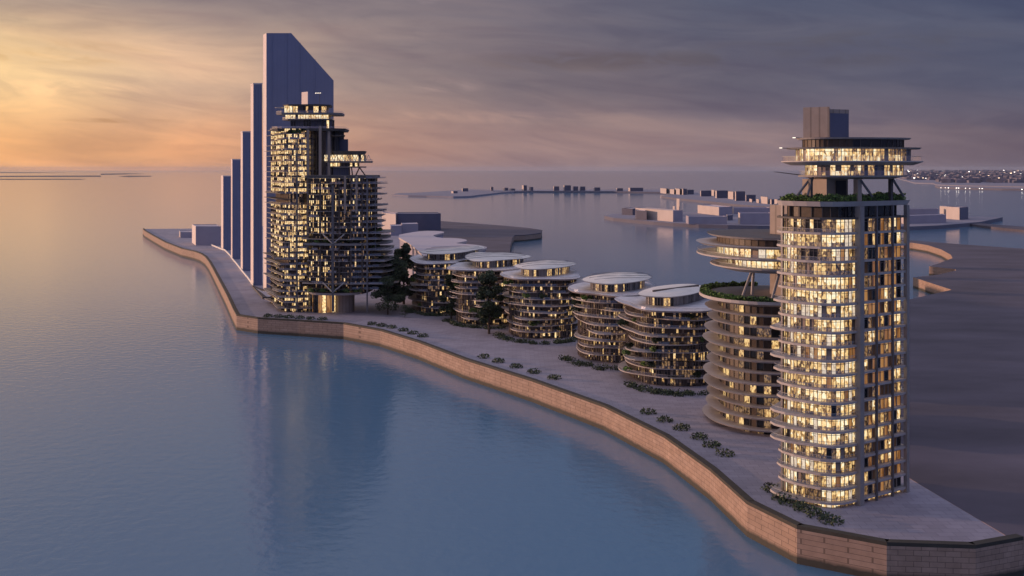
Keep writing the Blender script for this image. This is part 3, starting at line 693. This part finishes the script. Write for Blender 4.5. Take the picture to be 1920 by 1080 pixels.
# dark middle glazing
mid_p = ccw([(-126.4, 690), (-111, 688), (-109, 712), (-126.4, 714)])
mb = MB(); facade(mb, mid_p, 93.21, 122, 1.9, lambda i, t, r: 'slate_glass' if r.random() < .5 else 'dark_glass', 'dark_concrete', .12, .25)
mb.build('curtain_wall', B)
for u, vb, vt, Y, s in ((557, 584, 262, 676, .45), (600.5, 335, 236, 680, .8), (617, 335, 243, 683, .8), (624, 584, 348, 661, .62), (688.5, 584, 336, 662, .45), (704, 470, 336, 672, .3), (636, 545, 336, 666.5, .42), (658, 545, 336, 666, .42), (679, 545, 336, 666, .42), (601, 545, 336, 668.5, .42), (647, 400, 330, 664, .6), (668.5, 400, 330, 664, .6), (577.5, 470, 243, 680.5, .7)):
    zl = max(G, Z(vb, Y)); mb = MB(); mb.box((X(u, Y), Y), s, s, zl, Z(vt, Y), 'brown_wall' if u in (636, 658, 679, 601) else 'steel' if u not in (600.5, 617, 647, 668.5, 577.5) else 'smooth_core'); mb.build('column', B)
for vj in (457, 548):                                # branching arms of the front column
    for du in (-20, 20):
        Y = 661; mb = MB(); mb.bar((X(624, Y), Y - .4, Z(vj, Y)), (X(624 + du, Y), Y + 3, Z(vj - 17, Y)), .38, 'pale_steel', 6); mb.build('branch_arm', B)
# upper crown
def pl(u0, u1, Y, dep, v, th, m, name='roof_plate', tip=6, lean=2):
    x0, x1 = X(u0, Y), X(u1, Y); z = Z(v, Y)
    q = ccw([(x0, Y + tip), (x0 + tip * .8, Y), (x1 - tip * 1.2, Y - lean), (x1, Y + tip * .7), (x1 - 2, Y + dep), (x0 + 3, Y + dep)])
    mb = MB(); mb.prism(q, z - th, z, m, poly0=offset(q, -th * .5)); mb.build(name, B); return q
q1 = pl(526, 618, 686, 24, 195.5, 1.0, 'dark_concrete')
q1b = pl(514, 534, 690, 5, 201, .5, 'pale_steel', tip=1.5)
q2 = pl(513, 640, 684, 28, 211, 1.2, 'concrete', 'floor_plate')
q3 = pl(525, 621, 686, 26, 222.5, .8, 'concrete', 'floor_plate')
q4 = pl(505, 646, 682, 34, 240.5, 1.6, 'dark_concrete', 'floor_plate')
q5 = pl(618, 646, 684, 16, 253, .8, 'dark_concrete', 'floor_plate', tip=2)
def band(u0, u1, Y, dep, v0, v1, ch, name='window_band', bay=1.6, fr='steel'):
    q = ccw([(X(u0, Y), Y), (X(u1, Y), Y), (X(u1, Y) - 1, Y + dep), (X(u0, Y) + 1, Y + dep)])
    mb = MB(); facade(mb, q, Z(v1, Y), Z(v0, Y), bay, ch, fr, .1, .2); mb.build(name, B); return q
cr = lambda i, t, r: wchoice(r, [('room_small', 3), ('dark_glass', 4), ('room_warm', 2), ('slate_glass', 2)])
br = lambda i, t, r: wchoice(r, [('room_bright', 7), ('room_warm', 2), ('dark_glass', 1.5)])
band(533, 548, 687.5, 14, 198, 210.8, lambda i, t, r: 'room_bright')
band(549, 612, 691, 14, 199, 210.8, cr)
band(535, 616, 690, 16, 215, 222.4, br)
band(545, 622, 692, 16, 225, 240.4, lambda i, t, r: wchoice(r, [('slate_glass', 5), ('dark_glass', 3), ('room_small', 1), ('room_dim', 2)]))
for q, v, Y in ((q2, 211, 684), (q3, 222.5, 686), (q4, 240.5, 682)):
    mb = MB(); railing(mb, offset(q, -.3), Z(v, Y) + .005, 1.1); mb.build('railing', B)
mb = MB(); q = ccw([(X(566, 694), 697), (X(576.5, 690), 690), (X(577, 698), 698), (X(567, 702), 702)])
q = ccw([(X(565.5, 697), 697), (X(577, 691), 691), (X(577.5, 699), 699), (X(567, 704), 704)])
mb.prism(q, 137.3, Z(171.5, 690), 'sunlit_pale'); mb.build('rooftop_core', B)
mb = MB(); Y = 686; mb.bar((X(599, Y), Y, 137), (X(599, Y), Y, Z(177, Y)), .22, 'steel', 6)
for du in (-8, -4, 0): mb.bar((X(599 + du, Y), Y, Z(174.7, Y)), (X(601.5 + du, Y), Y, Z(174.3, Y)), .18, 'lamp_white', 6)
mb.bar((X(590, Y), Y, Z(175.6, Y)), (X(602, Y), Y, Z(175.1, Y)), .12, 'steel', 5); mb.build('mast', B)
# second crown
mb = MB(); q = ccw([(X(622, 700), 700), (X(652.5, 700), 700), (X(653, 715), 715), (X(624, 715), 715)]); mb.prism(q, 93.3, Z(261, 700), 'slate_glass'); mb.build('rooftop_core', B)
pl(622, 685, 684, 22, 283, 2.4, 'dark_concrete', tip=1)
qa = pl(604, 696, 680, 26, 302, 1.0, 'concrete', 'floor_plate')
qb = pl(612, 684, 682, 24, 312, .8, 'concrete', 'floor_plate')
band(608, 682, 684.5, 18, 290.5, 301.8, br)
band(610, 670, 687, 16, 305.5, 311.8, lambda i, t, r: wchoice(r, [('room_warm', 3), ('room_small', 2), ('dark_glass', 3), ('smooth_core', 2)]))
band(625, 653, 686, 14, 314.5, 331, lambda i, t, r: 'slate_glass')
mb = MB()
for u in range(606, 692, 10):
    Y = 683; mb.bar((X(u, Y), Y, Z(302, Y)), (X(u + 5, Y), Y, Z(290.5, Y)), .16, 'pale_steel', 5); mb.bar((X(u + 5, Y), Y, Z(290.5, Y)), (X(u + 10, Y), Y, Z(302, Y)), .16, 'pale_steel', 5)
mb.build('lattice_truss', B)
for a, b in (((659, 313), (661, 330)), ((661, 330), (667, 330)), ((667, 329), (674, 314)), ((674, 314), (685, 329))):
    Y = 680; mb = MB(); mb.bar((X(a[0], Y), Y, Z(a[1], Y)), (X(b[0], Y), Y, Z(b[1], Y)), .42, 'edging', 6); mb.build('truss_leg', B)
mb = MB(); railing(mb, offset(qa, -.3), Z(302, 680) + .005, 1.1); mb.build('railing', B)

# ------------------------------------------------------------------ terraced houses with pale roofs
villas = [((835, 470.5), 47, 26, 'terraced house with a pale roof nearest the residential tower'),
          ((931, 481.5), 64, 30, 'pale roofed terraced house, second of the row from the residential tower'),
          ((1019, 496), 63, 30, 'pale roofed terraced house with a row of small lit windows, middle of the five'),
          ((1155, 521.5), 70, 29, 'pale roofed terraced house with wide white terrace, second from the oval plate tower'),
          ((1265, 545.5), 73, 28, 'terraced house beside the oval plate tower, dotted line across its flat cream roof')]
c6 = lambda q: [(700 + x / 4.8, 380 + y / 4.8) for x, y in q]
c7 = lambda q: [(1040 + x / 4.364, 400 + y / 4.364) for x, y in q]
outl = [c6([(395, 442), (450, 428), (600, 416), (760, 404), (880, 384), (960, 384), (1030, 404), (930, 424), (850, 440), (720, 457), (600, 463), (470, 459)]),
        c6([(815, 482), (865, 455), (960, 440), (1060, 452), (1150, 447), (1240, 450), (1330, 466), (1440, 478), (1390, 500), (1290, 506), (1150, 516), (1000, 529), (900, 527), (845, 512)]),
        c6([(1250, 566), (1330, 545), (1450, 525), (1600, 514), (1715, 516), (1735, 527), (1800, 533), (1838, 552), (1770, 572), (1640, 588), (1480, 600), (1360, 598), (1285, 586)]),
        c7([(195, 547), (265, 515), (400, 491), (560, 479), (660, 483), (692, 494), (750, 496), (806, 522), (760, 545), (600, 570), (450, 581), (320, 571)]),
        c7([(662, 657), (720, 625), (830, 595), (1000, 577), (1140, 575), (1205, 592), (1285, 594), (1290, 615), (1200, 642), (1100, 668), (950, 686), (800, 682), (700, 672)])]
bush_spots = []
for n, ((u, v), hw, dep, lab) in enumerate(villas):
    cX, cY = P(u, v, 45); a = hw / F * cY
    V = thing('terraced_house', lab, 'house', (cX, cY, G), 'row of terraced houses')
    rr = random.Random(40 + n); ph = n * 1.3
    roof = ccw(chaikin([P(uu, vv, 44.75) for uu, vv in outl[n]], 2)); cX = sum(p[0] for p in roof) / len(roof); cY = sum(p[1] for p in roof) / len(roof)
    a = (max(p[0] for p in roof) - min(p[0] for p in roof)) / 2; dep = (max(p[1] for p in roof) - min(p[1] for p in roof)) / 2
    mb = MB()
    mb.prism(roof, 44.2, 44.75, 'pale_steel', poly0=offset(roof, -1.2))
    # three overlapping petals on top
    nn = len(roof)
    crown = [(cX, cY, 46.0 if n < 4 else 45.6)]
    inn = [(cX + (x - cX) * .62, cY + (y - cY) * .62) for x, y in roof]; inn0 = [(cX + (x - cX) * .965, cY + (y - cY) * .965) for x, y in roof]
    zt = 45.55 if n < 4 else 45.2
    for i in range(nn):
        j = (i + 1) % nn
        mb.face([(*inn0[i], 44.753), (*inn0[j], 44.753), (*inn[j], zt), (*inn[i], zt)], 'roof_white')
        mb.face([(*inn[i], zt), (*inn[j], zt), crown[0]], 'roof_white')
    mb.build('roof', V)
    mb = MB()                                        # low seams and vents along the roof
    for s in (-.45, -.12, .2, .5):
        pts = []
        for q in range(13):
            t = -1 + q / 6; w_ = .9 * math.sqrt(max(0, 1 - (s * 1.05) ** 2))
            pts.append((cX + a * w_ * t, cY + dep * (s + .12 * t + .03 * math.sin(t * 4 + ph)), 45.05 + (.85 if n < 4 else .4) * max(0, 1 - max(0, (math.hypot(w_ * t, s) - .5)) * 2)))
        if n < 4:
            mb = MB()
            for p, q in zip(pts[:-1], pts[1:]): mb.bar(p, q, .13, 'steel', 4)
            mb.build('roof_seam', V)
    if n == 4:
        for q in range(34):
            t = -1 + 2 * q / 33
            p = (cX + a * .62 * t, cY + dep * .42 * t); mb = MB(); mb.box(p, .24, .36, 45.0, 45.8, 'edging', .3); mb.box(p, .34, .46, 45.803, 45.95, 'steel', .3); mb.build('roof_vent', V)
    wl = [(cX + (x - cX) * .76, cY + (y - cY) * .74) for x, y in roof]
    lp = (.06, .18, .22, .10, .05)[n]
    mb = MB(); facade(mb, wl, 40.3, 44.19, 1.5, lambda i, t, r: ('room_warm' if r.random() < lp * 2 else wchoice(r, [('dark_glass', 4), ('brown_wall', 3), ('concrete', 3)])), 'pale_steel', .1, .25, rr); mb.build('window_band', V)
    ter = ell(cX - a * .16, cY - 5, a * 1.22, dep * 1.14, -.05, 56, .085, ph + 1, 2.3)
    mb = MB(); mb.prism(ter, 39.4, 40.2, 'pale_concrete', 'terrace_white', poly0=offset(ter, -1)); mb.build('terrace_slab', V)
    mb = MB(); railing(mb, offset(ter, -.4), 40.21, 1.05); mb.build('railing', V)
    z = 39.4; k = 0
    bw = ell(cX - a * .1, cY - 2, a * 1.04, dep * .95, -.05, 36, .04, ph + 1, 2.4)
    def ch_v(i, t, r): return wchoice(r, [('room_warm', 1.0), ('room_small', .28), ('dark_glass', 4), ('brown_wall', 4), ('smooth_core', 1.2), ('room_dim', 2.4)])
    while z > G + 2:
        zb = max(G, z - 3.4)
        mb = MB(); facade(mb, bw, zb + .003, z - (.36 if k else 0), 1.25, ch_v, 'brown_wall', .12, .3, rr, split=.33, low=low_w); mb.build('window_band', V)
        if zb > G + 1:
            sl = ell(cX - a * .1, cY - 2, a * (1.16 + .09 * math.sin(k * 2.2 + n)), dep * 1.03, -.05, 44, .075 + .03 * math.sin(k * 1.7), ph + k * .8, 2.4)
            mb = MB(); mb.prism(sl, zb - .36, zb, 'pale_concrete'); fs = mb.build('floor_slab', V)
            mb = MB(); railing(mb, offset(sl, -.25), zb + .005, 1.05); mb.build('railing', fs)
            for _ in range(2):
                q = rr.randrange(len(sl)); px_, py_ = offset(sl, -1.2)[q]
                if py_ < cY + 4: bush_spots.append((px_, py_, zb, n))
        z -= 3.4; k += 1

# ------------------------------------------------------------------ trees and bushes
def tree(label, x, y, zg, h, r, seed, n=5200, mats=('leaf_dark', 'leaf_dark', 'leaf_mid'), group='dark trees between the buildings', lean=0, narrow=False):
    rr = random.Random(seed)
    t = thing('tree', label, 'tree', (x, y, zg), group)
    mb = MB(); mb.bar((x, y, zg), (x + lean * .5, y, zg + h * .5), h * .022, 'bark', 8, h * .014); mb.bar((x + lean * .5, y, zg + h * .5), (x + lean, y, zg + h * .9), h * .014, 'bark', 6, h * .004)
    cl = []
    for _ in range(26):
        f = rr.uniform(.10 if narrow else .2, .98) ; ww = r * (math.sin(math.pi * min(1, .18 + f * .78)) ** .8) * (1.0 if not narrow else .75)
        an = rr.uniform(0, 2 * math.pi); d = ww * math.sqrt(rr.random())
        c = (x + lean * f + math.cos(an) * d, y + math.sin(an) * d, zg + h * f); cl.append(c)
        mb.bar((x + lean * f * .7, y, zg + h * f * .7), c, h * .007, 'bark', 5, h * .002)
    mb.build('trunk', t)
    mb = MB()
    for c in cl:
        s = r * rr.uniform(.26, .46); mb.leaves(c, (s, s, s * .75), n // 26, h * .021, mats, rr, .2)
    mb.build('crown', t); return t
def gp(u, v): return P(u, v, G)
tree('tall dark tree just right of the residential tower', X(741, 690), 690, G, 36, 9.5, 1, 6500)
tree('broad dark tree at the foot of the residential tower, left of the tall one', X(727, 668), 668, G, 22, 9.0, 2, 5200)
tree('spreading dark tree beside the first terraced house, right of the tall dark tree', X(757, 720), 720, G, 40, 8, 3, 5200)
tree('dark tree between the second and middle terraced houses', X(917, 590), 590, G, 33, 8.0, 4, 7500)
tree('dark tree in the gap between the first two terraced houses', X(846, 648), 648, G, 26, 6, 5, 4600)
tree('small round tree on the pale plaza before the first terraced house', X(759, 655), 655, G, 8, 3.2, 6, 2000)
def bush_mesh(seed, mats):
    rr = random.Random(seed); mb = MB()
    for _ in range(5): mb.leaves((rr.uniform(-1.6, 1.6), rr.uniform(-1, 1), rr.uniform(.5, 1.5)), (1.3, 1.0, .9), 90, .42, mats, rr, .1)
    ob = mb.build('balcony_bush'); return ob
proto = [bush_mesh(3, ('leaf_dark', 'leaf_mid')), bush_mesh(4, ('leaf_mid', 'leaf_hedge'))]
spots = []
for z, cnt in ((52.0, 9), (21.9, 9)):
    for q in range(cnt):
        u = 582 + q * 11 + R.uniform(-3, 3); spots.append((X(u, 668), 667.3 + R.uniform(0, 1.5), z, 'on the upper curved sky terrace' if z > 40 else 'on the lower curved terrace'))
for q in range(16):
    zf = 91.6 - 3.37 * R.randint(9, 20); spots.append((R.uniform(-86, -82.5), R.uniform(674, 690), zf, 'on a right hand balcony'))
for q in range(5): spots.append((R.uniform(-139, -129), 681.2, 119.03, 'under the dark roof plate'))
for x, y, z, n in bush_spots: spots.append((x, y, z, ('nearest the residential tower', 'second from the residential tower', 'in the middle of the row', 'second from the oval plate tower', 'beside the oval plate tower')[n]))
for k, (x, y, z, where) in enumerate(spots):
    o = proto[k % 2] if k < 2 else proto[k % 2].copy()
    if k >= 2: COL.objects.link(o)
    o.location = (x, y, z); o.rotation_euler.z = R.uniform(0, 6.28)
    s = R.uniform(.75, 1.25); o.scale = (s, s, s)
    who = 'of the residential tower' if where.startswith(('on', 'under')) else 'of the terraced house'
    if who == 'of the terraced house': tag(o, 'leafy bush on a balcony of the terraced house ' + where, 'bush', 'balcony bushes of the terraced house ' + where)
    else: tag(o, 'leafy bush %s %s' % (where, who), 'bush', 'bushes %s %s' % (where, who))

# ------------------------------------------------------------------ middle island
ZI = 6.0
isl = [(1133, 404.5), (1150, 408.5), (1180, 411.5), (1225, 415.5), (1262, 418.0), (1310, 420.5), (1365, 422), (1420, 423), (1500, 424), (1620, 420), (1620, 392), (1470, 392), (1380, 396), (1320, 397), (1262, 398), (1225, 399), (1180, 399.5), (1150, 401)]
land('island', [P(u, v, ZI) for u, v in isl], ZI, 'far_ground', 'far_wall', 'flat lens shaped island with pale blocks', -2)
def ib(label, pts, vt, **k): return block('island_block', label, 'building', pts, vt, zg=ZI, **k)
ib('small dark block at the left end of the lens shaped island', [(1184.5, 400.5), (1166, 402.5), (1186, 403.5)], 391, lm='shade_tone', fm='shade_tone')
ib('long sunlit pinkish block on the lens shaped island, its right end in shade', [(1191.5, 409.5), (1262, 416), (1280, 415)], 395.5, top='massing_pale')
ib('dark square annex set against the long sunlit block', [(1191, 409.6), (1193, 411.8), (1212.5, 413)], 395.2, lm='shade_tone', fm='shade_tone')
ib('sunlit wedge shaped hall behind the low block of the lens shaped island', [(1308, 399.5), (1348, 404.5), (1373, 403)], 389.5)
ib('low long grey block along the shore of the lens shaped island', [(1286, 418), (1291, 420), (1363, 420.5)], 406.5, lm='massing')
ib('small dark cube between the low long grey block and the wide blue block', [(1362, 412), (1364, 413.5), (1374, 413)], 404, fm='slate_glass')
ib('wide blue grey block at the right of the lens shaped island', [(1384, 419), (1387.5, 421), (1446, 421)], 400.5, fm='massing', lm='massing_pale')
ib('slender sunlit tower standing behind the long sunlit block', [(1268.5, 404), (1274, 405), (1275, 404.7)], 373.5)
ib('short pink chimney like block beside the slender sunlit tower', [(1261.5, 405), (1265, 405.5), (1266, 405.2)], 387.5)
ib('flat grey roofed hall behind the wide blue grey block', [(1370, 399), (1376, 401), (1446, 401)], 391, fm='massing')

# far plateau and causeway
ZF = 6.0
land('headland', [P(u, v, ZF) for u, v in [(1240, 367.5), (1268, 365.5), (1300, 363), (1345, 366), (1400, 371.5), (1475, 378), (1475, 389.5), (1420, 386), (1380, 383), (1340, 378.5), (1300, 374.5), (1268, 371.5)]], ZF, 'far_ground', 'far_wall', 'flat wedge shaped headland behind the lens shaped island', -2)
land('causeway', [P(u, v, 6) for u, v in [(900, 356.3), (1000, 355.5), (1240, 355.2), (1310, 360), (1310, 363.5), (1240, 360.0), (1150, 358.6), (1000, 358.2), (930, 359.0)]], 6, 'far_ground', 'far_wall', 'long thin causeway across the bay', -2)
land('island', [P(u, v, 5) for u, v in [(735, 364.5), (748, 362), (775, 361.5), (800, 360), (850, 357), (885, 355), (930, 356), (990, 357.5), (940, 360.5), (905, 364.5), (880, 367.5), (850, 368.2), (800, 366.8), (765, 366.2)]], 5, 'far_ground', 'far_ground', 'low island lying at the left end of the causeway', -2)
far = [(920, 925, 351, 358.0, 'small dark block at the left end of the causeway'), (943, 953, 352.5, 358.0, 'pair of pale sunlit blocks on the causeway'), (955, 966, 354, 358.0, 'low blue block beside the pale sunlit blocks on the causeway'),
       (978.5, 988, 347.8, 358.2, 'tall block with a sunlit edge on the causeway'), (992, 1000, 351, 358.2, 'short block right of the tall sunlit edged one on the causeway'),
       (1037.5, 1048.5, 350, 358.3, 'square block fourth from the right of the causeway cluster'), (1056.5, 1070.5, 348, 358.3, 'widest and tallest block of the middle causeway cluster'),
       (1074, 1084, 350, 358.3, 'narrow block just right of the widest causeway block'), (1087, 1097.5, 350.2, 358.3, 'narrow block, second right of the widest causeway block'), (1113, 1125.5, 352, 358.5, 'lone square block on the right part of the causeway'),
       (1155.5, 1168, 353.5, 358.8, 'low flat block right of the lone square one on the causeway'), (1178, 1206, 352.5, 359.2, 'long dark block with a stepped roof near the causeway end'), (866, 878, 353.5, 359.0, 'dark low shed on the low island'), (846, 858, 358.8, 362.5, 'small sunlit shed on the low island shore')]
for u0, u1, vt, vb, lab in far:
    wl = .34 if 'sunlit' in lab else .12
    ua = u0 + (u1 - u0) * wl
    block('far_block', lab, 'building', [(u0, vb - .25), (ua, vb), (u1, vb - .1)], vt, zg=5.0, fm='shade_tone', top='far_ground', group='blocks along the causeway')
heads = [(1238, 1252, 354, 363, .8, 'sunlit pink block at the left end of the headland row'), (1252, 1266, 355.5, 364, .85, 'wide sunlit pink block, second in the headland row'), (1266, 1278, 354.5, 365, .7, 'sunlit block with a dark opening in the headland row'),
         (1277, 1288, 354.5, 365.4, .35, 'half shaded cube in the headland row'), (1288, 1301, 356.5, 364.5, .1, 'sloping dark hall in the headland row'), (1313, 1334, 358, 368.3, .06, 'long low two storey dark block in the headland row'),
         (1334, 1341, 357, 368, .8, 'thin sunlit slab between two dark blocks of the headland row'), (1341, 1365, 358, 371.5, .12, 'big dark block with a sunlit edge in the headland row'), (1365, 1378, 360, 374, .75, 'sunlit pink stair block in the headland row'),
         (1378, 1397, 359.5, 376.5, .10, 'big dark block at the right of the headland row'), (1398, 1417, 366, 377.5, .05, 'hazy low dark block behind the last pink cubes'), (1405, 1411, 374, 379.5, .8, 'first of two small pink cubes at the right end of the headland row'),
         (1418, 1424, 374.5, 381, .8, 'second of two small pink cubes at the right end of the headland row'), (1426.5, 1440, 370, 382.5, .92, 'large pink cube at the right end of the headland row'), (1441, 1452, 374.5, 383, .5, 'low pink block beside the large pink cube, left of the lit tower'), (1452, 1466, 374.5, 384.5, .4, 'last low block of the headland row, just left of the lit tower')]
for u0, u1, vt, vb, wl, lab in heads:
    ua = u0 + (u1 - u0) * wl
    block('far_block', lab, 'building', [(u0, vb - 1.4 * wl - .25), (ua, vb), (u1, vb - .25)], vt, zg=6.0, fm='shade_tone', top='far_ground', group='row of blocks on the headland')
# right hand islet with two cubes
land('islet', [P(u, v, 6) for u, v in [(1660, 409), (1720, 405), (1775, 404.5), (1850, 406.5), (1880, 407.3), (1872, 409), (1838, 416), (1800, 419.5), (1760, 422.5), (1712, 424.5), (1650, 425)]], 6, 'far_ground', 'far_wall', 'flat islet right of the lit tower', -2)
land('causeway', [P(u, v, 4) for u, v in [(1810, 418.5), (1840, 418.8), (1880, 422), (1950, 427), (1950, 433.5), (1880, 427.5), (1838, 422.2)]], 4, 'dark_soil', 'dark_soil', 'dark causeway running off the right edge of the photo', -2)
block('islet_block', 'sunlit cube standing left on the islet right of the lit tower', 'building', [(1762, 404), (1775, 406), (1777, 405)], 388.5, zg=6)
block('islet_block', 'dark cube with a sunlit right half on the islet right of the lit tower', 'building', [(1774, 410), (1799, 412.3), (1815.5, 411)], 390, zg=6, lm='massing_pale', fm='slate_glass')
block('islet_block', 'long low grey block on the islet right of the lit tower', 'building', [(1690, 418), (1694, 420), (1774, 417.5)], 405.5, zg=6)
block('islet_block', 'low dark shed behind the long low block of the islet', 'building', [(1700, 405.5), (1702, 406.5), (1760, 406)], 392.5, zg=6)

# sandbars on the left, far shore with the lit town on the right
def bar_(label, pts, z=2.0):
    return land('sandbar', [P(u, v, z) for u, v in pts], z, 'sandbar', 'sandbar', label, -1)
bar_('longest dark sandbar on the left horizon', [(-60, 329.8), (60, 329.3), (188, 329.0), (190, 331.2), (100, 331.6), (-60, 331.8)])
bar_('nearest thin sandbar on the left', [(-60, 334.8), (40, 335.2), (110, 335.0), (160, 335.6), (150, 336.3), (40, 336.5), (-60, 336.6)])
bar_('short sandbar right of the longest one', [(222, 331.0), (240, 329.2), (284, 329.6), (284, 330.6), (240, 331.8)])
bar_('small high sandbar above the short one', [(189, 325.5), (240, 324.9), (270, 325.7), (215, 327.3), (189, 327.9)])
bar_('farthest faint sandbar at the left edge', [(-60, 322.5), (60, 323.1), (125, 323.8), (60, 324.3), (-60, 324.4)])
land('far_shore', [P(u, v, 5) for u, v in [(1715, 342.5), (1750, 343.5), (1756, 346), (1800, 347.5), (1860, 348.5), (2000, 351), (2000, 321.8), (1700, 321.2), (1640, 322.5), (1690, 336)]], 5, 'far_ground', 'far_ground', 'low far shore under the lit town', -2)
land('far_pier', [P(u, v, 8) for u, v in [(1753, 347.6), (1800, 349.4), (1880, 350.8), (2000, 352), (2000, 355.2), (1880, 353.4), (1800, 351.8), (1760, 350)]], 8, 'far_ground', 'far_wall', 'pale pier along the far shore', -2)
rr = random.Random(11); mb = MB()
for _ in range(1500):
    v = 321.6 + 22 * rr.random() ** 1.5; u = rr.uniform(1700, 1960)
    if v > 338 and u < 1765 or v > 343: continue
    x, y = P(u, v, 5); hgt = rr.uniform(5, 20) * (1 + y / 15000); wd = rr.uniform(8, 30) * (1 + y / 20000)
    m = 'far_city_wall'
    mb.box((x, y), wd, wd * rr.uniform(.4, 1), 4, 5 + hgt, m, rr.uniform(-.5, .5), rr.choice(['far_city_wall', 'far_ground']))
    if rr.random() < .14:
        s = y / F * rr.uniform(.4, 1.0); zc = 5 + hgt * .6
        q = rr.choice(['city_light', 'city_light', 'city_light_warm'])
        mb.box((x, y - wd - s), s * rr.uniform(1, 2.4), s * .5, zc, zc + s * 1.1, q)
tag(mb.build('far_town'), 'lit low town spread along the far right shore', 'town', kind='stuff')
mb = MB()
for u in (1761, 1769, 1775, 1790, 1794, 1807, 1815, 1833, 1838, 1912):
    x, y = P(u, 352.2 + (u - 1760) * .02, 8); s = y / F * .55; mb.box((x, y - 20), s * rr.uniform(.8, 2), s * .4, 8, 8 + s * 1.3, 'city_light')
tag(mb.build('pier_lights'), 'row of small white lights along the far pier', 'lights', kind='stuff')

# ------------------------------------------------------------------ thin evening air
m, nt, out = mat_new('haze')
pv = nt.nodes.new('ShaderNodeVolumePrincipled'); pv.inputs['Color'].default_value = (.62, .76, 1, 1); pv.inputs['Density'].default_value = 0.8e-5
L(nt, pv.outputs[0], out.inputs['Volume']); M['haze'] = m
mb = MB(); mb.prism([(-90000, -2900), (90000, -2900), (90000, 71000), (-90000, 71000)], -6, 205, 'haze')
tag(mb.build('haze'), 'thin bluish evening haze over the bay', 'haze', kind='stuff')

rr = random.Random(5); mb = MB()
for n, ((u, v), hw, dep, lab) in enumerate(villas):
    cX, cY = P(u, v, 45); a = hw / F * cY
    for _ in range(60):
        t = rr.uniform(-2.9, -.2); k = rr.uniform(1.22, 1.42)
        c = (cX - a * .1 + a * k * math.cos(t), cY - 2 + dep * k * math.sin(t), G + .5)
        mb.leaves(c, (2.2, 2.2, rr.uniform(.8, 2.0)), 46, .45, ('leaf_dark', 'leaf_mid', 'leaf_dark'), rr, .1)
for t in [i / 46 for i in range(46)]:                 # a broken belt of shrubs set back from the quay
    k = 1 + t * (len(front) - 4); i = int(k); f = k - i
    p = Vector(front[i]).lerp(Vector(front[i + 1]), f); d = (Vector(front[i + 1]) - Vector(front[i])).normalized(); q = p + Vector((-d.y, d.x)) * 11
    if math.sin(t * 31) > -.3: mb.leaves((q.x, q.y, G + .6), (3.2, 3.2, 1.4), 170, .45, ('leaf_dark', 'leaf_mid'), rr, .1)
tag(mb.build('ground_cover'), 'low dark shrubs around the feet of the terraced houses', 'shrubs', kind='stuff')
